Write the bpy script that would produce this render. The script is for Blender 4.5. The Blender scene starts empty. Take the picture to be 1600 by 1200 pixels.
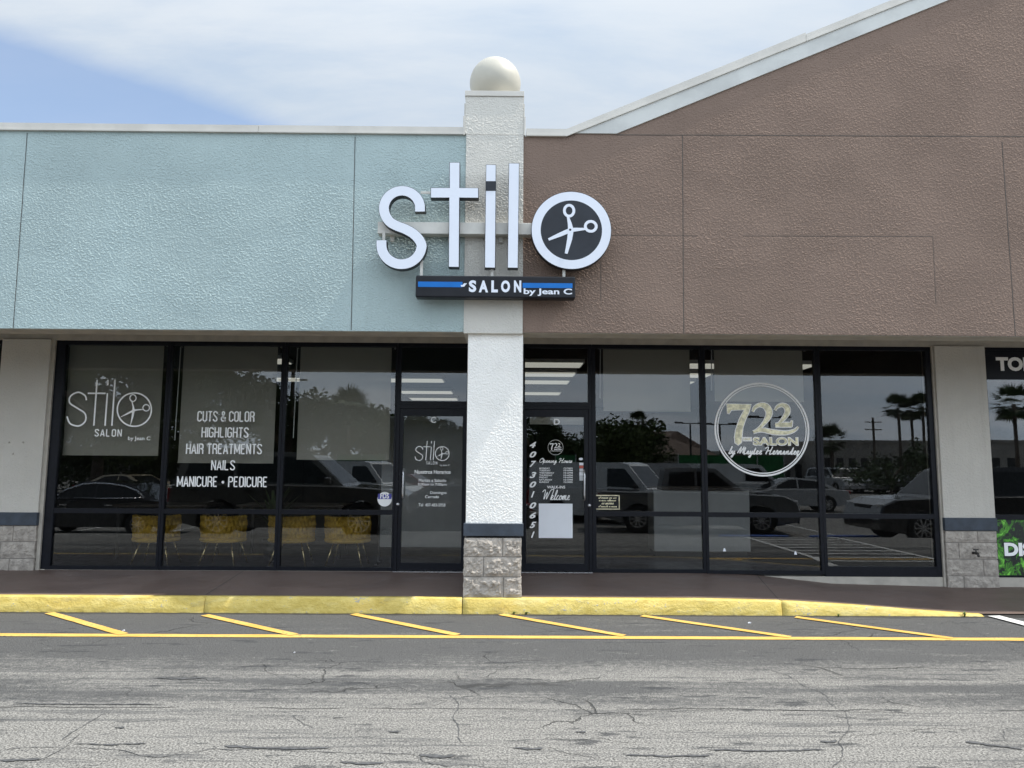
import bpy, bmesh, math, random
from mathutils import Vector, Matrix, noise
random.seed(7)
R = math.radians
scene = bpy.context.scene
COL = scene.collection

# ------------------------------------------------------------------ camera
FX, EYE = 1150.0, 1.47
YAW, PITCH, ROLL = R(-.443), R(6.235), R(.36)
_f = Vector((-math.sin(YAW)*math.cos(PITCH), math.cos(YAW)*math.cos(PITCH), math.sin(PITCH)))
_r0 = Vector((math.cos(YAW), math.sin(YAW), 0)); _u0 = _r0.cross(_f)
_r = math.cos(ROLL)*_r0 + math.sin(ROLL)*_u0
_u = -math.sin(ROLL)*_r0 + math.cos(ROLL)*_u0
cd = bpy.data.cameras.new('camera'); cam = bpy.data.objects.new('camera', cd); COL.objects.link(cam)
m = Matrix((_r, _u, -_f)).transposed().to_4x4(); m.translation = (0, 0, EYE); cam.matrix_world = m
cd.sensor_width = 36; cd.lens = 36*FX/1600; cd.clip_end = 2000; cd.clip_start = .05
scene.camera = cam

def ray(px, py): return _f + _r*((px-800)/FX) + _u*((600-py)/FX)
def at(px, py, Y):
    d = ray(px, py); p = d*(Y/d.y); return (p.x, p.z+EYE)
YF, YG, YS = 7.50, 9.20, 7.28          # fascia face, glass line, face of the sign letters
YP = 9.215                             # outer face of the panes

# ------------------------------------------------------------------ sun, sky, exposure
sun_to = Vector((.55, -.055, 1)).normalized()
sd = bpy.data.lights.new('sun', 'SUN'); sd.energy = 4.9; sd.angle = R(.53); sd.color = (1, .95, .87)
so = bpy.data.objects.new('sun', sd); COL.objects.link(so)
so.rotation_euler = sun_to.to_track_quat('Z', 'Y').to_euler()
scene.view_settings.view_transform = 'Standard'; scene.view_settings.look = 'None'
scene.view_settings.exposure = 0.12; scene.view_settings.gamma = 1

class NT:
    def __init__(s, tree): s.t = tree; s.n = tree.nodes; s.l = tree.links
    def new(s, ty, **kw):
        n = s.n.new(ty)
        for k, v in kw.items():
            if k.startswith('i_'): s.put(n, int(k[2:]) if k[2:].isdigit() else k[2:].replace('_', ' '), v)
            else: setattr(n, k, v)
        return n
    def put(s, n, key, v):
        i = n.inputs[key]
        if isinstance(v, bpy.types.NodeSocket): s.l.new(v, i)
        elif isinstance(v, bpy.types.Node): s.l.new(v.outputs[0], i)
        else: i.default_value = v
    def math(s, op, a, b=0., clamp=False):
        n = s.new('ShaderNodeMath', operation=op, use_clamp=clamp); s.put(n, 0, a); s.put(n, 1, b); return n.outputs[0]
    def vmath(s, op, a, b):
        n = s.new('ShaderNodeVectorMath', operation=op); s.put(n, 0, a); s.put(n, 1, b); return n
    def ramp(s, v, lo, hi, a=0., b=1., smooth=True):
        n = s.new('ShaderNodeMapRange', interpolation_type='SMOOTHSTEP' if smooth else 'LINEAR')
        for k, x in enumerate((v, lo, hi, a, b)): s.put(n, k, x)
        return n.outputs[0]
    def mix(s, f, a, b, mode='MIX'):
        n = s.new('ShaderNodeMix', data_type='RGBA', blend_type=mode)
        s.put(n, 0, f); s.put(n, 6, a); s.put(n, 7, b); return n.outputs[2]
    def noise(s, vec, scale, detail=3., rough=.55, dist=0.):
        n = s.new('ShaderNodeTexNoise'); s.put(n, 'Vector', vec)
        s.put(n, 'Scale', scale); s.put(n, 'Detail', detail); s.put(n, 'Roughness', rough); s.put(n, 'Distortion', dist)
        return n.outputs[0]
    def vor(s, vec, scale, feature='F1', rnd=1.):
        n = s.new('ShaderNodeTexVoronoi', feature=feature); s.put(n, 'Vector', vec); s.put(n, 'Scale', scale)
        s.put(n, 'Randomness', rnd); return n.outputs[0]
    def scaled(s, vec, sc, off=(0, 0, 0)):
        n = s.new('ShaderNodeMapping'); s.put(n, 0, vec); n.inputs['Scale'].default_value = sc
        n.inputs['Location'].default_value = off; return n.outputs[0]
def rgb(r, g, b): return (r, g, b, 1)

world = bpy.data.worlds.new('World'); scene.world = world; world.use_nodes = True
w = NT(world.node_tree); w.n.clear()
sky = w.new('ShaderNodeTexSky', sky_type='NISHITA', sun_disc=False)
sky.sun_elevation = math.asin(sun_to.z); sky.sun_rotation = math.atan2(sun_to.x, sun_to.y)
sky.dust_density = 1.6; sky.ozone_density = 1.5
tc = w.new('ShaderNodeTexCoord'); dirv = tc.outputs['Generated']
sep = w.new('ShaderNodeSeparateXYZ', i_0=dirv); dx, dy, dz = sep.outputs
zz = w.math('ADD', w.math('MAXIMUM', dz, 0.), .22)
cmb = w.new('ShaderNodeCombineXYZ', i_0=w.math('DIVIDE', dx, zz), i_1=w.math('DIVIDE', dy, zz), i_2=0.)
n1 = w.noise(cmb.outputs[0], .9, 7., .58, .5); n2 = w.noise(w.scaled(cmb.outputs[0], (.8, 2.2, 1), (3, 1, 0)), 1.7, 6., .6, .3)
a_, b_ = ray(-60, 40).normalized(), ray(440, 205).normalized()
gn = a_.cross(b_).normalized()
if gn.z < 0: gn = -gn
edge = w.vmath('DOT_PRODUCT', dirv, tuple(gn)).outputs['Value']
edge = w.math('ADD', edge, w.math('MULTIPLY', w.math('SUBTRACT', n1, .5), .07))
over = w.ramp(edge, -.022, .030)                                     # the edge of the big cloud sheet
front = w.ramp(dy, .0, .15)
over = w.math('MAXIMUM', over, w.math('SUBTRACT', 1., front))
thin = w.ramp(w.math('ADD', w.math('MULTIPLY', n1, .6), w.math('MULTIPLY', n2, .5)), .30, .60, .70, 1.)
cover = w.math('MULTIPLY', over, thin)
cover = w.math('MAXIMUM', cover, .26)
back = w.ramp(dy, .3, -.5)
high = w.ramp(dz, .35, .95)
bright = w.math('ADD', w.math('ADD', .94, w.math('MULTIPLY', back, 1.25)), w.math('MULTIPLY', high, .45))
cloudc = w.mix(w.ramp(n2, .3, .7), rgb(.56, .66, .78), rgb(.70, .76, .83))
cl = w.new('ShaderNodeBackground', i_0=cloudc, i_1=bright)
sk = w.new('ShaderNodeBackground', i_0=sky.outputs[0], i_1=.205)
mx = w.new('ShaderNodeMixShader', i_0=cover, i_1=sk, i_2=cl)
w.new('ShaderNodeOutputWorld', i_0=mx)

# ------------------------------------------------------------------ materials
def newmat(name):
    mt = bpy.data.materials.new(name); mt.use_nodes = True; t = NT(mt.node_tree); t.n.clear()
    b = t.new('ShaderNodeBsdfPrincipled'); t.new('ShaderNodeOutputMaterial', i_0=b)
    tc = t.new('ShaderNodeTexCoord'); return mt, t, b, tc.outputs['Object']
def simple(name, c, rough=.5, metal=0., var=.12, vs=6., bump=0., bs=60., spec=.5, emit=0., coat=0.):
    mt, t, b, co = newmat(name)
    n = t.noise(co, vs, 4.)
    d = rgb(*[x*(1-var) for x in c]); l = rgb(*[min(1, x*(1+var)) for x in c])
    t.put(b, 'Base Color', t.mix(t.ramp(n, .3, .7), d, l)); t.put(b, 'Metallic', metal)
    t.put(b, 'Roughness', t.ramp(t.noise(co, vs*2.3), .3, .7, max(.02, rough-.06), min(1, rough+.06))); t.put(b, 'Specular IOR Level', spec)
    if coat: t.put(b, 'Coat Weight', coat)
    if bump:
        bn = t.new('ShaderNodeBump', i_Strength=bump, i_Distance=.01, i_Height=t.noise(co, bs, 3.)); t.put(b, 'Normal', bn.outputs[0])
    if emit: t.put(b, 'Emission Color', rgb(*c)); t.put(b, 'Emission Strength', emit)
    return mt
def stucco(name, c, depth=.004, scale=60., var=.06, dirt=.12, big=.002):
    mt, t, b, co = newmat(name)
    warp = t.vmath('ADD', co, t.vmath('SCALE', t.new('ShaderNodeTexNoise', i_Vector=co, i_Scale=14.).outputs[1], (0, 0, 0)).outputs[0])
    warp.inputs[1].links[0].from_node.inputs['Scale'].default_value = .05
    h1 = t.noise(warp.outputs[0], scale, 2.5, .5, .3)
    h1 = t.ramp(h1, .36, .66)
    h2 = t.math('SUBTRACT', 1., t.vor(warp.outputs[0], scale*1.25, 'SMOOTH_F1'))
    patch = t.ramp(t.noise(co, 1.6, 3.), .32, .62, .55, 1.)
    hh = t.math('MULTIPLY', t.math('ADD', t.math('MULTIPLY', h1, .7), t.math('MULTIPLY', h2, .35)), patch)
    b0 = t.new('ShaderNodeBump', i_Strength=1., i_Distance=big, i_Height=t.noise(t.scaled(co, (.7, 1, 1.6)), 1.3, 2., .5))
    b1 = t.new('ShaderNodeBump', i_Strength=1., i_Distance=depth, i_Height=hh, i_Normal=b0.outputs[0])
    t.put(b, 'Normal', b1.outputs[0])
    f = t.ramp(t.noise(co, .9, 5., .6), .3, .7)
    base = t.mix(f, rgb(*[x*(1-var) for x in c]), rgb(*[min(1, x*(1+var)) for x in c]))
    streak = t.noise(t.scaled(co, (9, 9, .45)), 1., 5., .65)
    base = t.mix(t.ramp(streak, .52, .78, 0., dirt), base, rgb(c[0]*.55, c[1]*.53, c[2]*.5))
    t.put(b, 'Base Color', base); t.put(b, 'Roughness', .92); t.put(b, 'Specular IOR Level', .1)
    return mt
M = {}
M['teal'] = stucco('teal_stucco', (.375, .462, .462))
M['brown'] = stucco('brown_stucco', (.215, .158, .128), dirt=.10)
M['white_st'] = stucco('white_stucco', (.575, .56, .515), dirt=.15)
M['white_lo'] = stucco('ground_lit_white_stucco', (.84, .825, .785), dirt=.06)  # lower shaft, paler than the upper: ground bounce put into the colour
M['tan_st'] = stucco('tan_stucco', (.54, .515, .465), depth=.004, scale=45., big=.01, dirt=.25)
M['lintel'] = simple('tan_paint', (.40, .37, .32), .7, bump=.15, bs=30)
M['coping'] = simple('coping_metal', (.52, .505, .465), .5, var=.07, vs=3)
M['band_white'] = simple('pale_trim_paint', (.52, .53, .51), .6, var=.10, vs=2.5, bump=.08, bs=20)
M['navy'] = simple('slate_blue_paint', (.035, .047, .065), .55, var=.2, vs=9, bump=.1)
M['frame'] = simple('black_aluminium', (.006, .007, .011), .42, var=.2, vs=20, spec=.22)
M['sphere'] = simple('cream_fibreglass', (.46, .44, .375), .42, var=.06, vs=3, bump=.03, bs=9)
M['seam'] = simple('dark_seam_sealant', (.06, .055, .05), .8)  # own dark colour of the panel and walkway joints
M['vinyl'] = simple('white_vinyl', (.90, .90, .885), .5, var=.02)
M['gold'] = simple('gold_vinyl', (.66, .61, .42), .33, metal=.35, var=.3, vs=22)
M['steel'] = simple('brushed_steel', (.62, .62, .63), .3, metal=.85, var=.05)
M['sign_face'] = simple('white_acrylic', (.66, .70, .78), .35, var=.02, vs=2)
M['sign_black'] = simple('black_sign_metal', (.008, .009, .013), .4, var=.2, vs=4, spec=.25)
M['sign_disc'] = simple('charcoal_acrylic', (.022, .026, .034), .4, var=.1, spec=.25)
M['sign_blue'] = simple('blue_vinyl', (.008, .14, .47), .4, var=.05, spec=.2)
M['raceway'] = simple('raceway_paint', (.55, .54, .50), .5, var=.12, vs=5)
M['blind'] = simple('blind_fabric', (.50, .47, .40), .85, var=.03, vs=2, bump=.1, bs=400)
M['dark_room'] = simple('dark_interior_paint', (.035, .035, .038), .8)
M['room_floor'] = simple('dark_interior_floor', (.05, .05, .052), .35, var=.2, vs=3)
M['panel'] = simple('pale_grey_panel', (.50, .50, .49), .6, var=.05)
M['paper'] = simple('white_paper', (.80, .82, .86), .6, var=.02)
M['mustard'] = simple('mustard_velvet', (.56, .345, .035), .75, var=.25, vs=18, bump=.15, bs=120)
M['mustard_dark'] = simple('mustard_seat_velvet', (.30, .18, .02), .8, var=.2, vs=18)
M['brass'] = simple('brass_leg', (.75, .60, .33), .25, metal=.9, var=.05)
M['wood_dark'] = simple('dark_wood', (.05, .035, .025), .4, var=.3, vs=12)
M['tube_lit'] = simple('lit_tube', (.98, .97, .86), .5, var=0., emit=.47)
M['sky_blue_sticker'] = simple('indigo_sticker', (.07, .07, .34), .5)
M['red_sticker'] = simple('red_sticker', (.5, .1, .07), .5)
M['lgrey_sticker'] = simple('light_grey_sticker', (.6, .62, .64), .5)
M['cmu'] = simple('split_face_block', (.36, .325, .285), .9, var=.22, vs=14, bump=.6, bs=70)
M['mortar'] = simple('mortar_joint', (.27, .25, .23), .9)
M['tar'] = simple('old_tar', (.075, .076, .078), .8, var=.3, vs=40, bump=.4, bs=120)
M['iron'] = simple('dark_iron', (.03, .028, .026), .6)
M['leaf'] = simple('leaf_green', (.085, .115, .035), .6, var=.5, vs=2.2)
M['leaf_dark'] = simple('leaf_dark_green', (.05, .078, .026), .6, var=.5, vs=2.2)
M['weed'] = simple('weed_green', (.10, .15, .03), .6, var=.4, vs=30)
M['bark'] = simple('bark', (.12, .095, .075), .9, var=.3, vs=8, bump=.6, bs=20)
M['tyre'] = simple('tyre_rubber', (.02, .02, .02), .8)
M['chrome'] = simple('chrome', (.8, .8, .82), .12, metal=1., var=.02)
M['carglass'] = simple('car_glass', (.012, .014, .016), .06, var=.1)
M['lamp'] = simple('clear_lamp', (.7, .7, .7), .15, metal=.4)
M['redlamp'] = simple('red_lamp', (.35, .02, .02), .2)
M['plastic'] = simple('black_plastic', (.02, .02, .022), .5)
M['pole'] = simple('dark_bronze_pole', (.03, .028, .026), .5)
M['wood_pole'] = simple('weathered_pole', (.11, .09, .07), .9)
M['green_mesh'] = simple('green_screen_fabric', (.02, .16, .045), .7, var=.2, vs=2)
M['wall_far'] = simple('far_wall_paint', (.36, .34, .31), .8, var=.08, vs=.6)
M['roof_far'] = simple('far_roof_shingle', (.13, .095, .075), .85, var=.2, vs=2)
M['glass_far'] = simple('far_dark_glass', (.03, .035, .04), .15)
M['blue_paint'] = simple('blue_kerb_paint', (.03, .10, .38), .6, var=.2)
def paint(c, k): return simple(k+'_car_paint', c, .25, var=.04, vs=2, coat=1.)
PAINT = {k: paint(c, k) for k, c in dict(black=(.012, .012, .014), charcoal=(.105, .104, .10), white=(.72, .73, .72), silver=(.45, .46, .47),
         red=(.22, .015, .015), grey=(.14, .145, .15), blue=(.03, .06, .14), beige=(.42, .37, .28)).items()}

def glassmat():
    mt = bpy.data.materials.new('tinted_storefront_glass'); mt.use_nodes = True; t = NT(mt.node_tree); t.n.clear()
    fr = t.new('ShaderNodeFresnel', i_IOR=1.5)
    fac = t.math('ADD', t.math('MULTIPLY', fr.outputs[0], 1.12), .006)
    tr = t.new('ShaderNodeBsdfTransparent', i_0=rgb(.845, .85, .845)); gl = t.new('ShaderNodeBsdfGlossy', i_0=rgb(.96, .98, 1), i_1=0.)
    co = t.new('ShaderNodeTexCoord').outputs['Object']
    bn = t.new('ShaderNodeBump', i_Strength=.2, i_Distance=.0022, i_Height=t.noise(co, 1.1, 1.)); t.put(gl, 'Normal', bn.outputs[0])
    mx = t.new('ShaderNodeMixShader', i_0=fac, i_1=tr, i_2=gl); t.new('ShaderNodeOutputMaterial', i_0=mx); return mt
M['glass'] = glassmat()

def asphaltmat():
    mt, t, b, co = newmat('worn_asphalt')
    sp = t.new('ShaderNodeSeparateXYZ', i_0=co); X, Y = sp.outputs[0], sp.outputs[1]
    fine = t.vor(co, 58.); fine2 = t.noise(co, 105., 2.5, .7); med = t.noise(co, 22., 4., .7)
    st = t.noise(t.scaled(co, (.32, 3.2, 1)), 1., 8., .68, .25)           # wear streaks along the lane
    st2 = t.noise(t.scaled(co, (.8, 9., 1), (5, 2, 0)), 1., 6., .7, .3)
    blot = t.noise(co, .8, 6., .6)
    # the strip by the kerb was sealed again and is darker
    seal = t.ramp(t.math('ADD', Y, t.math('MULTIPLY', t.math('SUBTRACT', st, .5), 1.3)), 5.1, 6.15)
    band = t.ramp(t.math('ABSOLUTE', t.math('SUBTRACT', t.math('ADD', Y, t.math('MULTIPLY', t.math('SUBTRACT', st, .5), .5)), 4.98)), .10, .40, 1., 0.)
    wear = t.math('ADD', t.math('MULTIPLY', st, .55), t.math('ADD', t.math('MULTIPLY', st2, .25), t.math('MULTIPLY', blot, .25)))
    wear = t.math('ADD', wear, t.math('MULTIPLY', t.math('SUBTRACT', med, .5), .34))
    wear = t.math('SUBTRACT', wear, t.math('ADD', t.math('MULTIPLY', seal, .22), t.math('MULTIPLY', band, .13)))
    light = t.ramp(wear, .35, .535)
    dark = t.mix(t.ramp(fine2, .3, .7), rgb(.050, .051, .052), rgb(.125, .124, .122))
    scf = t.ramp(t.noise(t.scaled(co, (1., 3.5, 1), (8, 3, 0)), 5.5, 8., .78, .6), .60, .68)
    dark = t.mix(t.math('MULTIPLY', scf, .8), dark, rgb(.27, .265, .25))
    grain = t.noise(co, 84., 3., .8)
    worn = t.mix(t.ramp(grain, .37, .63), rgb(.09, .088, .084), rgb(.345, .334, .31))
    c = t.mix(light, dark, worn)
    spk = t.ramp(fine, .0, .3, 1., 0.)
    c = t.mix(t.math('MULTIPLY', spk, t.math('MULTIPLY', light, .5)), c, rgb(.38, .365, .335))
    strk = t.ramp(t.noise(t.scaled(co, (.42, 8.5, 1), (2, 6, 0)), 1.3, 8., .74, .2), .535, .60)
    c = t.mix(t.math('MULTIPLY', strk, .7), c, t.mix(t.ramp(fine2, .3, .7), rgb(.055, .056, .058), rgb(.13, .13, .128)))
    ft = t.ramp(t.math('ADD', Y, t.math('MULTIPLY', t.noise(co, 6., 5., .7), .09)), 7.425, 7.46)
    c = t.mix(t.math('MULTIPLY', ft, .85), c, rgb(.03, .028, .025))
    pit = t.ramp(t.noise(co, 95., 2.), .60, .68)
    c = t.mix(t.math('MULTIPLY', pit, .75), c, rgb(.045, .045, .045))
    # cracks
    wv = t.new('ShaderNodeTexNoise', i_Vector=co, i_Scale=3.2, i_Detail=6.).outputs[1]
    wc = t.vmath('ADD', co, t.vmath('MULTIPLY', wv, (.35, .35, 0)).outputs[0]).outputs[0]
    e = t.vor(t.scaled(wc, (.45, .62, 0)), 1., 'DISTANCE_TO_EDGE')
    e2 = t.vor(t.scaled(wc, (1.3, 2.6, 0), (3, 8, 0)), 1., 'DISTANCE_TO_EDGE')
    mask = t.ramp(t.noise(co, .55, 3.), .55, .66); mask2 = t.ramp(t.noise(t.scaled(co, (1, 1, 1), (9, 4, 0)), .6, 4.), .55, .66)
    ck = t.math('MULTIPLY', t.ramp(e, .0015, .0055, 1., 0.), mask)
    ck2 = t.math('MULTIPLY', t.ramp(e2, .002, .008, 1., 0.), mask2)
    seam = t.math('ABSOLUTE', t.math('SUBTRACT', Y, t.math('ADD', 4.64, t.math('MULTIPLY', t.math('SUBTRACT', t.noise(t.scaled(co, (1, 0, 0)), 1.3, 7., .65), .5), .2))))
    ck3 = t.math('MULTIPLY', t.ramp(seam, .003, .011, 1., 0.), t.ramp(t.noise(t.scaled(co, (1, 0, 0)), .9, 3.), .42, .52))
    crack = t.math('MAXIMUM', t.math('MAXIMUM', ck, ck2), ck3)
    c = t.mix(t.math('MULTIPLY', crack, .7), c, rgb(.03, .03, .03))
    oil = t.ramp(t.noise(t.scaled(co, (1.2, 5.2, 1), (1.7, 2.2, 0)), 1.5, 5., .65), .585, .64)
    c = t.mix(t.math('MULTIPLY', oil, .75), c, rgb(.045, .047, .05))
    t.put(b, 'Base Color', c); t.put(b, 'Roughness', .88); t.put(b, 'Specular IOR Level', .3)
    hh = t.math('SUBTRACT', t.math('ADD', t.math('MULTIPLY', fine2, .6), t.math('MULTIPLY', med, .5)), t.math('ADD', t.math('MULTIPLY', crack, 1.4), pit))
    bn = t.new('ShaderNodeBump', i_Strength=1., i_Distance=.009, i_Height=hh); t.put(b, 'Normal', bn.outputs[0])
    return mt
M['asphalt'] = asphaltmat()
def walkmat():
    mt, t, b, co = newmat('brown_painted_concrete')
    n = t.noise(co, 1.3, 6., .6); n2 = t.noise(t.scaled(co, (1, 5, 1)), 3., 5., .6)
    c = t.mix(t.ramp(n, .3, .7), rgb(.098, .066, .054), rgb(.14, .10, .084))
    c = t.mix(t.ramp(n2, .58, .75, 0., .35), c, rgb(.20, .165, .15))
    c = t.mix(t.ramp(t.noise(co, 55., 2.), .62, .7, 0., .5), c, rgb(.06, .045, .04))
    t.put(b, 'Base Color', c); t.put(b, 'Roughness', t.ramp(n, .3, .7, .42, .62)); t.put(b, 'Specular IOR Level', .4)
    t.put(b, 'Normal', t.new('ShaderNodeBump', i_Strength=.2, i_Distance=.004, i_Height=t.noise(co, 40., 4.)).outputs[0]); return mt
M['walk'] = walkmat()
def kerbmat():
    mt, t, b, co = newmat('yellow_kerb_paint')
    sp = t.new('ShaderNodeSeparateXYZ', i_0=co)
    n = t.noise(t.scaled(co, (1, 1, 2.4)), 5., 7., .68, .4); f = t.noise(co, 38., 4., .7)
    c = t.mix(t.ramp(n, .3, .72), rgb(.50, .37, .075), rgb(.70, .56, .17))
    c = t.mix(t.ramp(t.noise(t.scaled(co, (1, 1, 3), (4, 0, 0)), 2.2, 6., .7), .52, .7, 0., .7), c, rgb(.74, .63, .26))
    c = t.mix(t.ramp(t.noise(t.scaled(co, (1, 1, 2), (7, 2, 0)), 3.1, 7., .72, .5), .56, .70, 0., .42), c, rgb(.20, .17, .10))
    chip = t.ramp(t.math('ADD', t.math('MULTIPLY', f, .5), t.math('MULTIPLY', n, .5)),   .585, .615)
    c = t.mix(chip, c, rgb(.40, .37, .30))
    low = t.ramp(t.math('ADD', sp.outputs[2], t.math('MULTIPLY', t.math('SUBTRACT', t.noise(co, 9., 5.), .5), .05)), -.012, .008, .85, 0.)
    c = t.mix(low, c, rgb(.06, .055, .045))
    t.put(b, 'Base Color', c); t.put(b, 'Roughness', .65)
    t.put(b, 'Normal', t.new('ShaderNodeBump', i_Strength=.6, i_Distance=.012, i_Height=t.math('ADD', f, t.math('MULTIPLY', n, 1.5))).outputs[0]); return mt
M['kerb'] = kerbmat()
def linemat(name, a, bcol):
    mt, t, b, co = newmat(name)
    n = t.noise(co, 30., 5., .7); s = t.noise(t.scaled(co, (1, 3, 1)), 2.5, 5., .6)
    c = t.mix(t.ramp(s, .3, .7), rgb(*a), rgb(*bcol))
    c = t.mix(t.ramp(t.math('ADD', t.math('MULTIPLY', n, .7), t.math('MULTIPLY', s, .3)), .575, .63, 0., .85), c, rgb(.10, .098, .09))
    t.put(b, 'Base Color', c); t.put(b, 'Roughness', .75)
    t.put(b, 'Normal', t.new('ShaderNodeBump', i_Strength=.5, i_Distance=.004, i_Height=t.noise(co, 150., 2.)).outputs[0]); return mt
M['yline'] = linemat('yellow_line_paint', (.60, .35, .07), (.70, .45, .12))
M['wline'] = linemat('white_line_paint', (.55, .55, .53), (.72, .72, .70))
def postermat():
    mt, t, b, co = newmat('green_leaf_poster')
    wv = t.new('ShaderNodeTexNoise', i_Vector=co, i_Scale=4., i_Detail=4.).outputs[1]
    wc = t.vmath('ADD', co, t.vmath('MULTIPLY', wv, (.5, 0, .5)).outputs[0]).outputs[0]
    n = t.noise(wc, 4.2, 7., .62, 2.2)
    c = t.mix(t.ramp(n, .45, .60), rgb(.008, .012, .010), rgb(.08, .32, .025))
    c = t.mix(t.ramp(n, .57, .68), c, rgb(.25, .70, .09))
    t.put(b, 'Base Color', c); t.put(b, 'Roughness', .45); return mt
M['poster'] = postermat()

# ------------------------------------------------------------------ mesh builder
def crv(pts, n=8, closed=False):
    P = [Vector(p) for p in pts]; out = []
    N = len(P); rng = range(N if closed else N-1)
    for i in rng:
        if closed: a, b, c, d = P[i-1], P[i], P[(i+1) % N], P[(i+2) % N]
        else: a, b, c, d = P[max(0, i-1)], P[i], P[i+1], P[min(N-1, i+2)]
        for k in range(n):
            t = k/n
            out.append(.5*((2*b)+(c-a)*t+(2*a-5*b+4*c-d)*t*t+(3*b-a-3*c+d)*t**3))
    if not closed: out.append(P[-1])
    return out
class MB:
    def __init__(s): s.v = []; s.f = []; s.m = []
    def add(s, vs, fs, mi=0):
        o = len(s.v); s.v += [tuple(v) for v in vs]
        for f in fs: s.f.append([o+i for i in f]); s.m.append(mi)
        return s
    def box(s, x0, x1, y0, y1, z0, z1, mi=0):
        return s.add([(x, y, z) for x in (x0, x1) for y in (y0, y1) for z in (z0, z1)],
                     [(0, 1, 3, 2), (4, 6, 7, 5), (0, 4, 5, 1), (2, 3, 7, 6), (0, 2, 6, 4), (1, 5, 7, 3)], mi)
    def prism(s, poly, y0, y1, mi=0, side=None, back=True):
        n = len(poly); side = mi if side is None else side
        o = len(s.v); s.v += [(x, y0, z) for x, z in poly]+[(x, y1, z) for x, z in poly]
        s.f.append([o+i for i in range(n)]); s.m.append(mi)
        if back: s.f.append([o+n+i for i in reversed(range(n))]); s.m.append(side)
        for i in range(n):
            j = (i+1) % n; s.f.append([o+i, o+n+i, o+n+j, o+j]); s.m.append(side)
        return s
    def flat(s, poly, y, mi=0):
        return s.add([(x, y, z) for x, z in poly], [tuple(range(len(poly)))], mi)
    def _sides(s, pts, ws):
        L, Rr = [], []; n = len(pts)
        for i, p in enumerate(pts):
            d = (pts[min(n-1, i+1)]-pts[max(0, i-1)]); d = d.normalized() if d.length > 1e-9 else Vector((1, 0))
            q = Vector((-d.y, d.x))*ws[i]*.5; L.append(p+q); Rr.append(p-q)
        return L, Rr
    def ribbon(s, pts, wd, y, mi=0, dy=-.0004):
        pts = [Vector(p[:2]) for p in pts]; n = len(pts); ws = wd if isinstance(wd, (list, tuple)) else [wd]*n
        L, Rr = s._sides(pts, ws)
        vs = []
        for i in range(n): yy = y+dy*i/n; vs += [(L[i].x, yy, L[i].y), (Rr[i].x, yy, Rr[i].y)]
        return s.add(vs, [(2*i, 2*i+1, 2*i+3, 2*i+2) for i in range(n-1)], mi)
    def sribbon(s, pts, wd, y0, y1, mi=0, side=0):
        pts = [Vector(p[:2]) for p in pts]; n = len(pts); ws = wd if isinstance(wd, (list, tuple)) else [wd]*n
        L, Rr = s._sides(pts, ws); vs = []
        for i in range(n): vs += [(L[i].x, y0, L[i].y), (Rr[i].x, y0, Rr[i].y), (L[i].x, y1, L[i].y), (Rr[i].x, y1, Rr[i].y)]
        F = [(4*i, 4*i+1, 4*i+5, 4*i+4) for i in range(n-1)]
        S = []
        for i in range(n-1): S += [(4*i, 4*i+4, 4*i+6, 4*i+2), (4*i+1, 4*i+3, 4*i+7, 4*i+5), (4*i+2, 4*i+6, 4*i+7, 4*i+3)]
        S += [(0, 2, 3, 1), (4*n-4, 4*n-3, 4*n-1, 4*n-2)]
        o = len(s.v); s.add(vs, F, mi)
        for f in S: s.f.append([o+k for k in f]); s.m.append(side)
        return s
    def ring(s, c, r0, r1, y, mi=0, n=72, y1=None, side=0):
        def rr(r, k): a = 2*math.pi*k/n; q = r if isinstance(r, tuple) else (r, r); return (c[0]+q[0]*math.cos(a), c[1]+q[1]*math.sin(a))
        vs = []
        for k in range(n): a, b = rr(r0, k), rr(r1, k); vs += [(a[0], y, a[1]), (b[0], y, b[1])]
        s.add(vs, [(2*k, 2*k+1, 2*((k+1) % n)+1, 2*((k+1) % n)) for k in range(n)], mi)
        if y1 is not None:
            for r in (r0, r1):
                vs = []
                for k in range(n): a = rr(r, k); vs += [(a[0], y, a[1]), (a[0], y1, a[1])]
                s.add(vs, [(2*k, 2*k+1, 2*((k+1) % n)+1, 2*((k+1) % n)) for k in range(n)], side)
        return s
    def disc(s, c, r, y, mi=0, n=64):
        q = r if isinstance(r, tuple) else (r, r)
        return s.flat([(c[0]+q[0]*math.cos(2*math.pi*k/n), c[1]+q[1]*math.sin(2*math.pi*k/n)) for k in range(n)], y, mi)
    def tube(s, pts, rad, n=8, mi=0, cap=True):
        pts = [Vector(p) for p in pts]; N = len(pts); rs = rad if isinstance(rad, (list, tuple)) else [rad]*N
        o = len(s.v); up = Vector((0, 0, 1))
        for i, p in enumerate(pts):
            d = (pts[min(N-1, i+1)]-pts[max(0, i-1)]).normalized()
            a = d.cross(up if abs(d.z) < .95 else Vector((1, 0, 0))).normalized(); b = d.cross(a)
            for k in range(n):
                t = 2*math.pi*k/n; s.v.append(tuple(p+(a*math.cos(t)+b*math.sin(t))*rs[i]))
        for i in range(N-1):
            for k in range(n):
                j = (k+1) % n; s.f.append([o+i*n+k, o+i*n+j, o+(i+1)*n+j, o+(i+1)*n+k]); s.m.append(mi)
        if cap:
            s.f.append([o+k for k in range(n)]); s.m.append(mi); s.f.append([o+(N-1)*n+k for k in reversed(range(n))]); s.m.append(mi)
        return s
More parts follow.
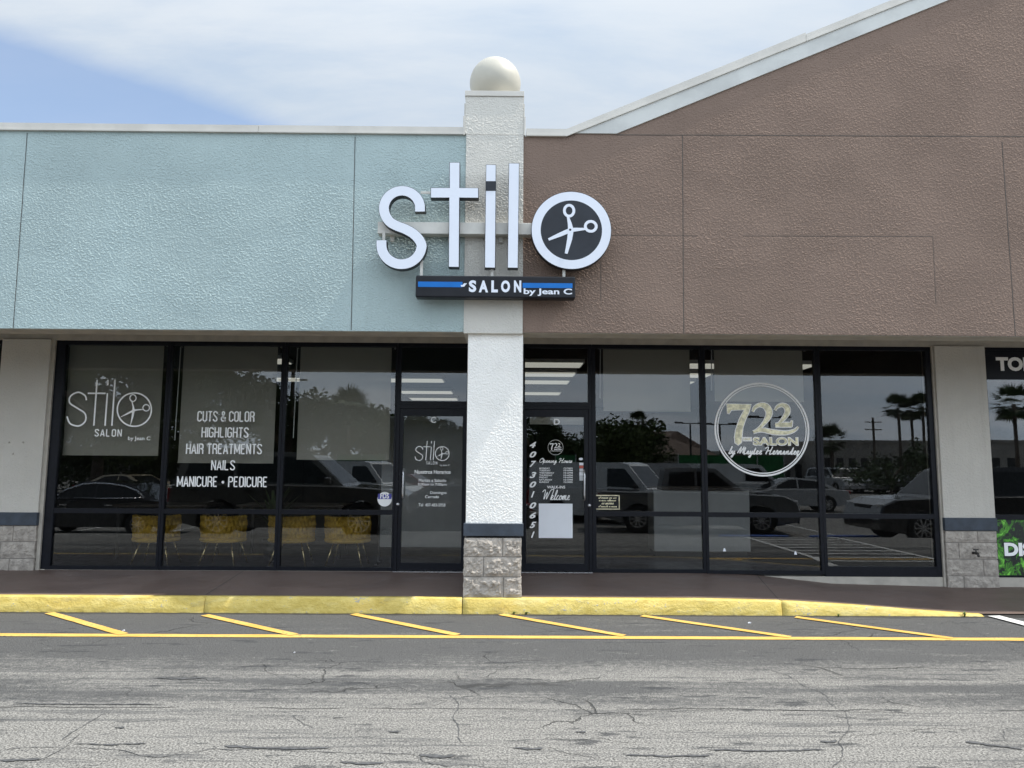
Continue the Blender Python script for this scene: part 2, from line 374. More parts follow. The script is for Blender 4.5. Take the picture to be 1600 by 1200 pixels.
    def lathe(s, prof, c=(0, 0, 0), axis='Z', n=32, mi=0):
        o = len(s.v)
        for r, h in prof:
            for k in range(n):
                t = 2*math.pi*k/n; a, b = r*math.cos(t), r*math.sin(t)
                p = (a, b, h) if axis == 'Z' else (a, h, b)
                s.v.append((c[0]+p[0], c[1]+p[1], c[2]+p[2]))
        for i in range(len(prof)-1):
            for k in range(n):
                j = (k+1) % n; s.f.append([o+i*n+k, o+i*n+j, o+(i+1)*n+j, o+(i+1)*n+k]); s.m.append(mi)
        return s
    def mesh(s, name, mats, smooth=False, recalc=True):
        me = bpy.data.meshes.new(name); me.from_pydata(s.v, [], s.f)
        for mt in mats: me.materials.append(mt)
        for p, mi in zip(me.polygons, s.m): p.material_index = mi; p.use_smooth = smooth
        if recalc:
            bm = bmesh.new(); bm.from_mesh(me); bmesh.ops.recalc_face_normals(bm, faces=bm.faces); bm.to_mesh(me); bm.free()
        return me
    def build(s, name, mats, parent=None, smooth=False, bevel=0., label=None, recalc=True):
        mats = mats if isinstance(mats, (list, tuple)) else [mats]
        o = bpy.data.objects.new(name, s.mesh(name, mats, smooth, recalc)); COL.objects.link(o)
        if parent: o.parent = parent
        if label: o['label'] = label
        if bevel:
            b = o.modifiers.new('bevel', 'BEVEL'); b.width = bevel; b.segments = 2; b.limit_method = 'ANGLE'
        return o
def thing(name, label, cat, loc=(0, 0, 0), rz=0., group=None):
    o = bpy.data.objects.new(name, None); COL.objects.link(o); o.location = loc; o.rotation_euler = (0, 0, rz); o.empty_display_size = .2
    return tag(o, label, cat, group)
def tag(o, label, cat, group=None):
    o['label'] = label; o['category'] = cat
    if group: o['group'] = group
    return o
def struct(o): o['kind'] = 'structure'; return o

# ------------------------------------------------------------------ lettering helpers
_tcache = {}
def text_mesh(s, bold=0., shear=0.):
    key = (s, bold, shear)
    if key not in _tcache:
        cu = bpy.data.curves.new('lettering', 'FONT'); cu.body = s; cu.offset = bold; cu.shear = shear; cu.resolution_u = 4; cu.fill_mode = 'FRONT'
        ob = bpy.data.objects.new('lettering', cu); COL.objects.link(ob)
        dg = bpy.context.evaluated_depsgraph_get(); me = bpy.data.meshes.new_from_object(ob.evaluated_get(dg))
        V = [tuple(v.co) for v in me.vertices]; F = [tuple(p.vertices) for p in me.polygons]
        bpy.data.objects.remove(ob); bpy.data.curves.remove(cu); bpy.data.meshes.remove(me)
        _tcache[key] = (V, F)
    return _tcache[key]
def put_text(mb, s, box, Y, mi=0, bold=0., shear=0.):
    """box in photo pixels x0,y0,x1,y1 -> the rectangle it covers on the plane at depth Y"""
    V, F = text_mesh(s, bold, shear)
    x0, y0, x1, y1 = box; a, b = at(x0, y1, Y), at(x1, y0, Y)
    ax = min(v[0] for v in V); bx = max(v[0] for v in V); az = min(v[1] for v in V); bz = max(v[1] for v in V)
    mb.add([(a[0]+(v[0]-ax)/(bx-ax)*(b[0]-a[0]), Y, a[1]+(v[1]-az)/(bz-az)*(b[1]-a[1])) for v in V], F, mi)
def arc(cx, cy, rx, ry, a0, a1, n=10):
    return [(cx+rx*math.cos(R(a0+(a1-a0)*k/n)), cy+ry*math.sin(R(a0+(a1-a0)*k/n))) for k in range(n+1)]
# tall condensed capitals, centre lines in a cell .40 wide and 1 high
W = .34
def _glyphs():
    r = W/2; O = arc(r, 1-r, r, r, 0, 180)+arc(r, r, r, r, 180, 360); O.append(O[0])
    g = {'O': [O], 'C': [arc(r, 1-r, r, r, -25, 180)+arc(r, r, r, r, 180, 385)],
         'U': [[(0, 1.05)]+arc(r, r, r, r, 180, 360)+[(W, 1.05)]], 'T': [[(-.02, 1), (W+.02, 1)], [(r, 1), (r, -.05)]],
         'L': [[(0, 1.05), (0, 0), (W-.03, 0)]], 'I': [[(0, 1.05), (0, -.05)]], 'H': [[(0, 1.05), (0, -.05)], [(W, 1.05), (W, -.05)], [(0, .52), (W, .52)]],
         'E': [[(W-.03, 1), (0, 1), (0, 0), (W-.03, 0)], [(0, .52), (W-.08, .52)]],
         'A': [[(-.02, -.05), (r, 1.05), (W+.02, -.05)], [(.04, .27), (W-.04, .27)]],
         'N': [[(0, -.05), (0, 1.05)], [(0, 1.03), (W, -.03)], [(W, -.05), (W, 1.05)]],
         'M': [[(0, -.05), (0, 1.05)], [(0, 1.03), (.23, .1), (.46, 1.03)], [(.46, 1.05), (.46, -.05)]],
         'D': [[(0, 0), (0, 1)]+arc(r, 1-r, r, r, 90, 0)+arc(r, r, r, r, 0, -90)+[(0, 0)]],
         'P': [[(0, -.05), (0, 1)]+arc(r, 1-r, r, r, 90, 0)+arc(r, .5+r*.8, r, r*.8, 0, -90)+[(0, .5)]],
         'R': [[(0, -.05), (0, 1)]+arc(r, 1-r, r, r, 90, 0)+arc(r, .52+r*.8, r, r*.8, 0, -90)+[(0, .52)], [(r+.02, .5), (W, .36), (W, -.05)]],
         'G': [arc(r, 1-r, r, r, -15, 180)+arc(r, r, r, r, 180, 360)+[(W, .48), (r, .48)]],
         'S': [arc(r, 1-r, r, r, -15, 180)+[(.02, .70), (.12, .56), (W-.1, .44), (W-.01, .30)]+arc(r, r, r, r, 0, -195)],
         '&': [[(W+.05, .42), (W-.02, .15)]+arc(r, r, r, r, -20, -190, 8)+[(.05, .42), (.2, .58), (.26, .8)]+arc(.16, .87, .1, .13, 0, 180, 6)+[(.07, .75), (W+.05, -.03)]],
         '*': [arc(.1, .45, .055, .055, 0, 360, 10)]}
    return g
GL = _glyphs()
def cond(mb, s, box, Y, wt=.125, mi=0, gap=.17):
    wd = {'I': 0., 'M': .46, ' ': .1, '*': .2}
    tot = sum(wd.get(c, W)+gap for c in s)-gap
    x0, y0, x1, y1 = box; x = 0; q = 0
    a = at(x0, y1, Y); b = at(x1, y0, Y); sx = (b[0]-a[0])/tot; sz = b[1]-a[1]
    for c in s:
        if c != ' ':
            for st in GL[c]:
                pts = [Vector((a[0]+(x+p[0])*sx, a[1]+(.05+p[1]*.9)*sz)) for p in st]
                if c == '*': mb.flat([(p.x, p.y) for p in arcs(a[0]+(x+.1)*sx, a[1]+.45*sz, .13*sz)], Y)
                else: mb.ribbon(dens(pts), wt*sz, Y-.0002*(q % 5)-.0003, mi, 0.)
                q += 1
        x += wd.get(c, W)+gap
def arcs(cx, cz, r): return [Vector(p) for p in arc(cx, cz, r, r, 0, 345, 15)]
def dens(pts):
    """keep corners square: double points either side of a sharp corner"""
    out = [pts[0]]
    for i in range(1, len(pts)-1):
        a, b, c = pts[i-1], pts[i], pts[i+1]
        if (b-a).length > 1e-6 and (c-b).length > 1e-6 and (b-a).angle(c-b) > .6:
            e = min((b-a).length, (c-b).length, .012)*.3
            out += [b-(b-a).normalized()*e, b+(c-b).normalized()*e]
        else: out.append(b)
    return out+[pts[-1]]
# joined handwriting: x-height 1, each letter starts and ends near the base line
CU = {'e': (.72, [(0, .1), (.3, .4), (.5, .75), (.36, 1), (.17, .7), (.2, .2), (.42, 0), (.72, .2)]),
      'l': (.55, [(0, .1), (.3, .8), (.52, 1.8), (.4, 2.2), (.24, 1.6), (.2, .4), (.34, 0), (.55, .2)]),
      'c': (.7, [(0, .1), (.2, .6), (.45, 1), (.58, .85), (.4, .98), (.16, .6), (.2, .15), (.42, 0), (.7, .2)]),
      'o': (.78, [(0, .1), (.15, .6), (.42, 1), (.15, .7), (.15, .2), (.35, 0), (.58, .35), (.5, .85), (.4, .95), (.78, .7)]),
      'm': (1.15, [(0, .1), (.12, .9), (.15, 0), (.3, .8), (.45, .98), (.5, 0), (.65, .8), (.8, .98), (.86, .15), (.98, 0), (1.15, .2)]),
      'n': (.8, [(0, .1), (.12, .9), (.15, 0), (.3, .8), (.46, .98), (.5, .15), (.62, 0), (.8, .2)]),
      'p': (.75, [(0, .1), (.2, .95), (.1, -.9), (.2, .6), (.42, 1), (.55, .5), (.38, .02), (.2, .1), (.5, .05), (.75, .2)]),
      'i': (.45, [(0, .1), (.2, .95), (.15, .2), (.25, 0), (.45, .2)]),
      'u': (.75, [(0, .1), (.15, .95), (.12, .2), (.28, 0), (.5, .95), (.48, .15), (.58, 0), (.75, .2)]),
      'g': (.72, [(0, .1), (.4, .98), (.12, .6), (.22, .05), (.48, .9), (.38, -.7), (.15, -.9), (.1, -.6), (.72, .2)]),
      'y': (.72, [(0, .1), (.12, .95), (.15, .2), (.3, .05), (.52, .95), (.4, -.7), (.15, -.9), (.1, -.6), (.72, .2)]),
      'r': (.6, [(0, .1), (.2, 1.05), (.42, .85), (.36, .2), (.46, 0), (.6, .2)]),
      's': (.55, [(0, .1), (.3, 1), (.42, .35), (.25, 0), (.1, .1), (.55, .2)]),
      'b': (.65, [(0, .1), (.3, 1.3), (.38, 2.1), (.22, 1.9), (.15, .3), (.3, 0), (.5, .4), (.4, .8), (.65, .7)]),
      'a': (.75, [(0, .1), (.42, .95), (.15, .6), (.2, .05), (.48, .9), (.46, .15), (.56, 0), (.75, .2)]),
      't': (.5, [(0, .1), (.25, 1.8), (.2, .2), (.3, 0), (.5, .2)]),
      'd': (.75, [(0, .1), (.42, .95), (.15, .6), (.2, .05), (.52, 2), (.48, .15), (.58, 0), (.75, .2)]),
      'z': (.65, [(0, .1), (.1, .9), (.42, .9), (.12, 0), (.35, .1), (.3, -.6), (.65, .2)]),
      'W': (2.0, [(-.3, 1.7), (.1, 2.2), (.35, 1.9), (.4, .1), (.9, 1.7), (1.0, .1), (1.5, 1.9), (1.9, 2.3), (2.3, 2.2)]),
      'O': (1.3, [(.7, 2.1), (.2, 1.6), (.15, .5), (.55, 0), (1.1, .7), (1.1, 1.7), (.65, 2.1), (.5, 1.7), (1.3, 1.5)]),
      'H': (1.5, [(-.2, 1.6), (.2, 2.1), (.4, 1.7), (.25, 0), (.3, .9), (1.0, 1.1), (1.2, 2.2), (1.0, .2), (1.2, 0), (1.5, .2)]),
      'M': (1.7, [(-.1, .2), (.3, 2.1), (.4, .2), (.9, 2.1), (1.0, .2), (1.25, 2.0), (1.3, .2), (1.45, 0), (1.7, .2)]), ' ': (.6, None)}
def script(mb, s, box, Y, wt, mi=0, slant=.25):
    x = 0; runs = []; cur = []
    for c in s:
        wd_, g = CU[c]
        if g is None: runs.append(cur); cur = []
        else: cur += [(x+p[0]+p[1]*slant, p[1]) for p in g]
        x += wd_
    runs.append(cur); allp = [p for r_ in runs for p in r_]
    ax, bx = min(p[0] for p in allp), max(p[0] for p in allp); az, bz = min(p[1] for p in allp), max(p[1] for p in allp)
    x0, y0, x1, y1 = box; a, b = at(x0, y1, Y), at(x1, y0, Y)
    for k, r_ in enumerate(runs):
        if r_:
            pts = crv([(a[0]+(p[0]-ax)/(bx-ax)*(b[0]-a[0]), a[1]+(p[1]-az)/(bz-az)*(b[1]-a[1])) for p in r_], 5)
            mb.ribbon(pts, wt, Y, mi, -.0012)

# ------------------------------------------------------------------ ground, walkway, kerb, markings
def gz(y):
    t = min(1, max(0, (3.4-y)/5.4)); return -.5*(t*t*(3-2*t))
ys = [-260, -120, -60, -30, -14, -8, -5, -3.5]+[-2.5+.5*k for k in range(13)]+[4.2, 5.5, 7.0, 7.9, 12, 40, 260]
xs = [-260, -90, -40, -20, -10, -5, 0, 5, 10, 20, 40, 90, 260]
g = MB(); g.add([(x, y, gz(y)) for y in ys for x in xs],
                [(j*len(xs)+i, j*len(xs)+i+1, (j+1)*len(xs)+i+1, (j+1)*len(xs)+i) for j in range(len(ys)-1) for i in range(len(xs)-1)])
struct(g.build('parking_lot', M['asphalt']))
def interp(x, t):
    if x <= t[0][0]: return t[0][1]
    for (a, p), (b, q) in zip(t, t[1:]):
        if x <= b: return p+(q-p)*(x-a)/(b-a)
    return t[-1][1]
KT = [(2.0, .150), (2.75, .135), (3.45, .098), (4.1, .050), (4.74, .012)]
WT = [(2.3, .160), (3.07, .142), (4.0, .045), (5.4, .014)]
KY = 7.46
wk = MB(); xw = [-12, -9, -6, -3.05, -3.042, 0, 2, 2.4]+[2.75+.25*k for k in range(13)]+[7, 9, 12]
yw = [KY+.085, 8.0, 8.5, 9.0, 9.30]
def wz(x, y): t = (y-KY-.085)/(9.2-KY-.085); return interp(x, KT)*(1-t)+interp(x, WT)*t
wk.add([(x, y, wz(x, y)) for y in yw for x in xw],
       [(j*len(xw)+i, j*len(xw)+i+1, (j+1)*len(xw)+i+1, (j+1)*len(xw)+i) for j in range(len(yw)-1) for i in range(len(xw)-1)])
struct(wk.build('walkway', M['walk'], smooth=True))
jn = MB()
for (xa, ya, xb, yb) in ((-3.18, 9.16, -3.0, 7.6), (3.08, 9.16, 2.76, 7.6), (6.3, 9.1, 5.9, 7.6), (-7.5, 9.1, -7.5, 7.6)):
    n = 8; P = [(xa+(xb-xa)*k/n, ya+(yb-ya)*k/n) for k in range(n+1)]
    jn.add([(x+e, y, wz(x+e, y)+.0025) for x, y in P for e in (-.004, .004)], [(2*k, 2*k+1, 2*k+3, 2*k+2) for k in range(n)])
struct(jn.build('walkway_joint', M['seam']))
kb = MB()
cuts = [-12, -8.2, -5.4, -2.96, -.42, 2.75, 4.76]
rnd = random.Random(3)
for a, b in zip(cuts, cuts[1:]):
    n = max(6, int((b-a)/.07)); a += .004; b -= .004; rows = []
    for k in range(n+1):
        x = a+(b-a)*k/n; h = interp(x, KT); j = noise.noise((x*3, 1, 0))*.006; e = noise.noise((x*9, 5, 0))*.004
        rows.append([(x, KY+j+.0, -.03), (x, KY+j+.004, .03*h/.15), (x, KY+j*.5+.024+e, max(.004, h-.014)), (x, KY+.031+e, max(.006, h-.003)), (x, KY+.045, h+.001), (x, KY+.095, h+.003), (x, KY+.10, -.03)])
    q = len(rows[0]); vs = [p for r_ in rows for p in r_]
    fs = [(i*q+k, i*q+k+1, (i+1)*q+k+1, (i+1)*q+k) for i in range(n) for k in range(q-1)]
    fs += [tuple(range(q)), tuple(reversed(range(n*q, n*q+q)))]
    kb.add(vs, fs)
struct(kb.build('kerb', M['kerb'], smooth=True))
def on_ground(px, py):
    d = ray(px, py); t = -EYE/d.z; return Vector((d.x*t, d.y*t))
def stripe(mb, a, b, wd, z0=.004):
    a, b = Vector(a), Vector(b); n = max(2, int((b-a).length/.12)); d = (b-a).normalized(); q = Vector((-d.y, d.x))
    vs = []
    for k in range(n+1):
        p = a+(b-a)*k/n; e1 = noise.noise((p.x*7, p.y*7, 1))*.006; e2 = noise.noise((p.x*7, p.y*7, 4))*.006
        for s_, e in ((.5, e1), (-.5, e2)): r_ = p+q*(wd*s_+e); vs.append((r_.x, r_.y, gz(r_.y)+z0))
    mb.add(vs, [(2*k, 2*k+1, 2*k+3, 2*k+2) for k in range(n)])
ym = MB(); stripe(ym, (-14, 6.49), (14, 6.49), .10, .004)
for a, b in (((77, 958.5), (193, 992)), ((320, 962), (460, 993)), ((552, 960.5), (715, 993)), ((783, 961), (975, 994.5)), ((1003, 963), (1235, 996.5)), ((1243, 965), (1488, 998.5)), ((-185, 957), (-75, 990))):
    stripe(ym, on_ground(*a), on_ground(*b), .085, .008)
struct(ym.build('yellow_line', M['yline']))
wm = MB(); stripe(wm, (4.84, 7.45), (4.98, 6.36), .13, .012)
for k in range(9): stripe(wm, (5.05+.0*k, 3.0+.47*k), (5.05+1.75, 3.0+.47*k), .09, .006)
stripe(wm, (4.98, 2.6), (4.98, 6.35), .10, .010); stripe(wm, (6.85, 2.6), (6.85, 7.2), .10, .010)
for k in range(8):
    x = 9.5+2.7*k; stripe(wm, (x, -3), (x, -8), .1, .006); stripe(wm, (-x, -3), (-x, -8), .1, .006)
struct(wm.build('white_line', M['wline']))

def crack(mb, pts, wd, z0=.003, jit=.02, taper=True):
    P = [on_ground(*p) for p in pts]; Q = crv([(p.x, p.y) for p in P], 14); n = len(Q); vs = []
    for i, p in enumerate(Q):
        q = Vector((p[0]+noise.noise((p[0]*9, p[1]*9, 2))*jit+noise.noise((p[0]*31, p[1]*31, 2))*jit*.5, p[1]+noise.noise((p[0]*9, p[1]*9, 7))*jit+noise.noise((p[0]*27, p[1]*31, 5))*jit*.6))
        d = Vector(Q[min(n-1, i+1)][:2])-Vector(Q[max(0, i-1)][:2]); d.normalize(); t_ = Vector((-d.y, d.x))
        w_ = wd*(.35+1.1*abs(noise.noise((p[0]*13, p[1]*13, 11))))*(min(1, (i+.2)/4, (n-1-i+.2)/4) if taper else 1)
        for e in (.5, -.5): r_ = q+t_*w_*e; vs.append((r_.x, r_.y, gz(r_.y)+z0))
    mb.add(vs, [(2*i, 2*i+1, 2*i+3, 2*i+2) for i in range(n-1)])
ck = MB()
for pts in (((1322, 1112), (1325, 1140), (1312, 1160), (1316, 1178), (1300, 1205)), ((1262, 1075), (1285, 1085), (1300, 1102), (1322, 1112)), ((1480, 968), (1520, 985), (1560, 1003), (1610, 1030)), ((1490, 1040), (1540, 1058), (1590, 1072)),
            ((0, 1172), (70, 1168), (180, 1172), (240, 1183), (330, 1172), (420, 1172), (520, 1176), (640, 1180), (665, 1192), (700, 1196), (800, 1200)), ((95, 1158), (120, 1140), (170, 1112)), ((60, 1190), (95, 1172), (130, 1145)), ((455, 1120), (470, 1128), (490, 1140)), ((1190, 1045), (1230, 1056), (1262, 1075)),
            ((700, 1085), (716, 1100), (712, 1130), (720, 1165)), ((1500, 1130), (1560, 1140), (1570, 1155)), ((880, 1118), (1000, 1112), (1200, 1110), (1322, 1112), (1500, 1118))):
    crack(ck, pts, .0085)
struct(ck.build('asphalt_crack', M['tar'], None, recalc=False))
tp = MB()
for pts, wd in ((((350, 1166), (420, 1170), (520, 1170)), .045), (((0, 1190), (40, 1188), (66, 1186)), .05), (((115, 1163), (170, 1164), (230, 1163)), .02), (((1180, 1172), (1030, 1174), (1110, 1174)), .0), (((975, 1180), (1040, 1182), (1110, 1181)), .035), (((1105, 1172), (1200, 1174), (1290, 1172)), .025), (((240, 1060), (280, 1061), (318, 1060)), .05), (((20, 1100), (120, 1101), (260, 1101)), .03),
                (((655, 1180), (690, 1183), (712, 1180)), .06), (((1510, 1160), (1550, 1165), (1600, 1172)), .05), (((178, 1138), (188, 1138), (194, 1138)), .025), (((606, 1143), (615, 1144), (622, 1143)), .03), (((900, 1144), (908, 1145), (915, 1144)), .03), (((520, 1122), (530, 1122), (538, 1121)), .025), (((1280, 1158), (1295, 1160), (1308, 1158)), .04), (((800, 1169), (830, 1171), (850, 1170)), .03), (((530, 1192), (570, 1194), (600, 1192)), .03)):
    if wd: crack(tp, pts, wd, .0045, .012)
struct(tp.build('tar_patch', M['tar'], None, recalc=False))

# ------------------------------------------------------------------ the building
def sstep(a, b, x): t = min(1., max(0., (x-a)/(b-a))); return t*t*(3-2*t)
def relief(mb, x0, x1, zlo, zhi, y, segs=(), amp=.0039, step=.0064, seed=0., mi=0):
    """trowelled stucco as real relief: a dense sheet whose lumps stand out towards the street"""
    nz_ = noise.noise; nx = int((x1-x0)/step); top = max(zhi(x0), zhi(x1)); nz = int((top-zlo)/step); o = len(mb.v)
    for i in range(nx+1):
        x = x0+(x1-x0)*i/nx; zt_ = zhi(x); near = [q for q in segs if min(q[0], q[2])-.03 < x < max(q[0], q[2])+.03]
        for j in range(nz+1):
            z = zlo+(zt_-zlo)*j/nz
            wq = nz_((x*16, z*16, seed+3))*.016
            a = nz_(((x+wq)*50, (z-wq)*58, seed)); b = nz_((x*98, z*104, seed+9))
            h = sstep(-.12, .36, a)*.75+b*.28
            h *= .55+.45*sstep(-.25, .2, nz_((x*1.7, z*2.3, seed+5)))
            for (xa_, za_, xb_, zb_) in near:
                dx_, dz_ = xb_-xa_, zb_-za_; L2 = dx_*dx_+dz_*dz_; t_ = min(1, max(0, ((x-xa_)*dx_+(z-za_)*dz_)/L2))
                h *= sstep(.004, .02, math.hypot(x-xa_-dx_*t_, z-za_-dz_*t_))
            mb.v.append((x, y-amp*max(0., h+.05)-.0028*(nz_((x*2.1, z*3.3, seed+7))+.6), z))
    r_ = nz+1
    mb.f += [(o+i*r_+j, o+(i+1)*r_+j, o+(i+1)*r_+j+1, o+i*r_+j+1) for i in range(nx) for j in range(nz)]; mb.m += [mi]*(nx*nz)
def seg(pxa, pya, pxb, pyb): return at(pxa, pya, YF)+at(pxb, pyb, YF)
SEGT = [seg(43, 200, 21, 520), seg(555, 205, 549, 522)]
SEGB = [seg(1066, 212, 1068, 526), seg(1565, 222, 1586, 530), seg(962, 211, 1720, 214.7)]
SEGL = [seg(955, 368, 1090, 369), seg(1160, 369, 1457, 370), seg(1457, 370, 1462, 475), seg(938, 408, 938, 470)]
B = thing('shopping_plaza', 'stucco strip mall with teal and brown fascias, dark storefront glass and a white ball-topped pillar', 'building', (0, 0, 0))
T_ = .30
zb = at(400, 516, YF)[1]; zt = at(400, 208, YF)[1]
XL = -12.0
xc0, xc1 = at(727.5, 300, YF)[0], at(817.5, 300, YF)[0]
fz = MB(); fz.box(XL, xc0, YF+.002, YF+T_, zb, zt); relief(fz, -6.3, xc0, zb, lambda x: zt+.004, YF, SEGT, seed=1.)
fz.build('teal_fascia', M['teal'], B, recalc=False)
def gl(px, py): return at(px, py, YF)
ga = gl(962, 210); gb = gl(1484, 0); slope = (gb[1]-ga[1])/(gb[0]-ga[0])
zj = gl(1200, 212)[1]; PX = 8.2
A0 = gl(885, 214); slA = (gl(1425, 0)[1]-A0[1])/(gl(1425, 0)[0]-A0[0])
zr_ = A0[1]; pk = A0[1]+slA*(PX-A0[0])
def bl(x): return ga[1]+slope*(x-ga[0])
xg0 = ga[0]-(ga[1]-zj)/slope
gw = MB(); gw.prism([(xc1, zb), (2*PX-xc1, zb), (2*PX-xc1, zr_), (2*PX-A0[0], zr_), (PX, pk), (A0[0], zr_), (xc1, zr_)], YF+.002, YF+T_)
relief(gw, xc1, 6.5, zb, lambda x: zr_+max(0, slA*(x-A0[0]))-.002, YF, SEGB+SEGL, seed=40.)
gw.build('brown_gable', M['brown'], B, recalc=False)
bd = MB(); xa = A0[0]+(zj-A0[1])/slA
bd.prism([(xa, zj), (xg0, zj), (PX, bl(PX)), (PX, pk)], YF-.018, YF-.001)
bd.build('rake_trim', M['band_white'], B)
cp = MB(); H_ = .078
def cop(x0, x1, z): cp.box(x0, x1, YF-.026, YF+T_+.03, z+.012, z+H_); cp.box(x0, x1, YF-.034, YF-.0, z-.004, z+.012)
cop(XL, at(405, 200, YF)[0]-.002, zt); cop(at(405, 200, YF)[0]+.002, xc0-.03, zt); cop(xc1+.03, A0[0], zr_)
for a, b in ((A0[0], gl(1258, 60)[0]-.002), (gl(1258, 60)[0]+.002, PX), ):
    za, zb2 = A0[1]+slA*(a-A0[0]), A0[1]+slA*(b-A0[0])
    cp.prism([(a, za+.012), (b, zb2+.012), (b, zb2+H_+.02), (a, za+H_)], YF-.026, YF+T_+.03)
    cp.prism([(a, za-.006), (b, zb2-.006), (b, zb2+.012), (a, za+.012)], YF-.034, YF-.0185)
    cp.prism([(2*PX-a, za+.0), (2*PX-b, zb2+.0), (2*PX-b, zb2+H_), (2*PX-a, za+H_)], YF-.018, YF+T_+.03)
cp.build('coping', M['coping'], B)
sm = MB(); e = .0055
def vseam(pxa, pya, pxb, pyb, w_=.007, y=YF):
    (xa_, za_), (xb_, zb_) = at(pxa, pya, y), at(pxb, pyb, y)
    n = max(2, int(math.hypot(xb_-xa_, zb_-za_)/.15)); d = Vector((xb_-xa_, zb_-za_)).normalized(); q = Vector((-d.y, d.x)); P = []
    for k in range(n+1):
        p = Vector((xa_+(xb_-xa_)*k/n, za_+(zb_-za_)*k/n))+q*noise.noise((k*.9, xa_, za_))*.003; P.append(p)
    q_ = MB(); q_.ribbon(P, w_, y-.0055, 0, 0.); q_.build('panel_joint', M['seam'], B)
for a in ((43, 208, 21, 513), (555, 214, 549, 516), (1066, 212, 1068, 521), (1565, 222, 1586, 525), (962, 211, 1620, 214)): vseam(*a)
for a in ((955, 368, 1090, 369), (1160, 369, 1457, 370), (1457, 370, 1462, 475), (938, 408, 938, 470)): vseam(*a, .004)
# underside of the canopy and wall over the glass
un = MB(); un.box(XL, 14, YF+.012, YF+T_-.01, zb-.006, zb+.02); un.box(XL, 14, YF+T_, 9.3, 3.42, 3.5)
un.build('soffit', M['lintel'], B)
lt = MB(); ZH = 2.985
lt.box(XL, 14, 9.17, 9.4, ZH, 3.42)
lt.build('lintel', M['lintel'], B)
bs = MB(); bs.box(1.13, 14, 9.185, 9.40, -.1, .128); bs.box(XL, -5.6, 9.185, 9.4, -.1, .17); bs.box(-5.6, 1.13, 9.195, 9.4, -.1, .163)
bs.build('base_curb', M['lintel'], B)
rf = MB(); rf.box(XL, 14, YF+T_, 24, 4.2, 4.3); rf.box(XL, 14, 24, 24.2, 0, 4.3); rf.box(XL-.2, XL, YF, 24.2, -.1, 4.9); rf.box(14, 14.2, YF, 24.2, -.1, 4.9)
rf.build('roof', M['lintel'], B)

# centre pillar
cl_ = bpy.data.objects.new('pillar', None); COL.objects.link(cl_); cl_.parent = B; cl_.location = (0, 0, 0)
x0, x1 = at(730.5, 600, 7.53)[0], at(817, 600, 7.53)[0]
zl = at(775, 521, YF-.02)[1]
c1 = MB(); c1.box(x0, x1, 7.530, 8.10, .86, zl)
relief(c1, x0+.004, x1-.004, .86, lambda x: zl, 7.531, amp=.0022, seed=80.)
c1.build('pillar_shaft', M['white_lo'], cl_, recalc=False)
ztop = at(772, 147, YF-.02)[1]; zmid = at(772, 210, YF-.02)[1]
c2 = MB(); c2.box(xc0, xc1, YF-.022, 8.10, zl+.001, zmid-.004); 
xa2, xb2 = at(727, 180, YF-.02)[0], at(818, 180, YF-.02)[0]
c2.box(xa2, xb2, YF-.022, 8.10, zmid+.001, ztop-.03)
relief(c2, xc0, xc1, zl+.001, lambda x: zmid-.004, YF-.020, amp=.0038, seed=60.); relief(c2, xa2, xb2, zmid+.001, lambda x: ztop-.03, YF-.020, amp=.0038, seed=61.)
c2.build('pillar_upper_shaft', M['white_st'], cl_, recalc=False)
cc = MB(); cc.box(xa2-.006, xb2+.006, YF-.035, 8.12, ztop-.028, ztop+.03); cc.box(xa2+.01, xb2-.01, YF-.026, 8.11, zmid-.004, zmid+.001)
cc.box(xa2-.022, xa2-.001, YF-.03, 8.0, zt-.01, zt+.20); cc.box(xb2+.001, xb2+.022, YF-.03, 8.0, zt-.01, zt+.20)
cc.box(xa2-.012, xa2-.001, YF-.01, 8.0, zt+.20, ztop-.10); cc.box(xb2+.001, xb2+.012, YF-.01, 8.0, zt+.20, ztop-.10)
cc.build('cap', M['coping'], cl_, bevel=.004)
sp = MB(); rs = .284; zc = ztop+.285
sp.lathe([(max(.0005, rs*math.sin(math.pi*k/40)), -rs*math.cos(math.pi*k/40)) for k in range(41)], ((xa2+xb2)/2+.0, 7.80, zc), n=64)
sp.build('ball_finial', M['sphere'], cl_, smooth=True)
nb = MB(); nb.box(x0-.022, x1+.012, 7.505, 8.12, at(770, 838, 7.505)[1], at(770, 818, 7.505)[1])
nb.build('belt', M['navy'], cl_, bevel=.006)
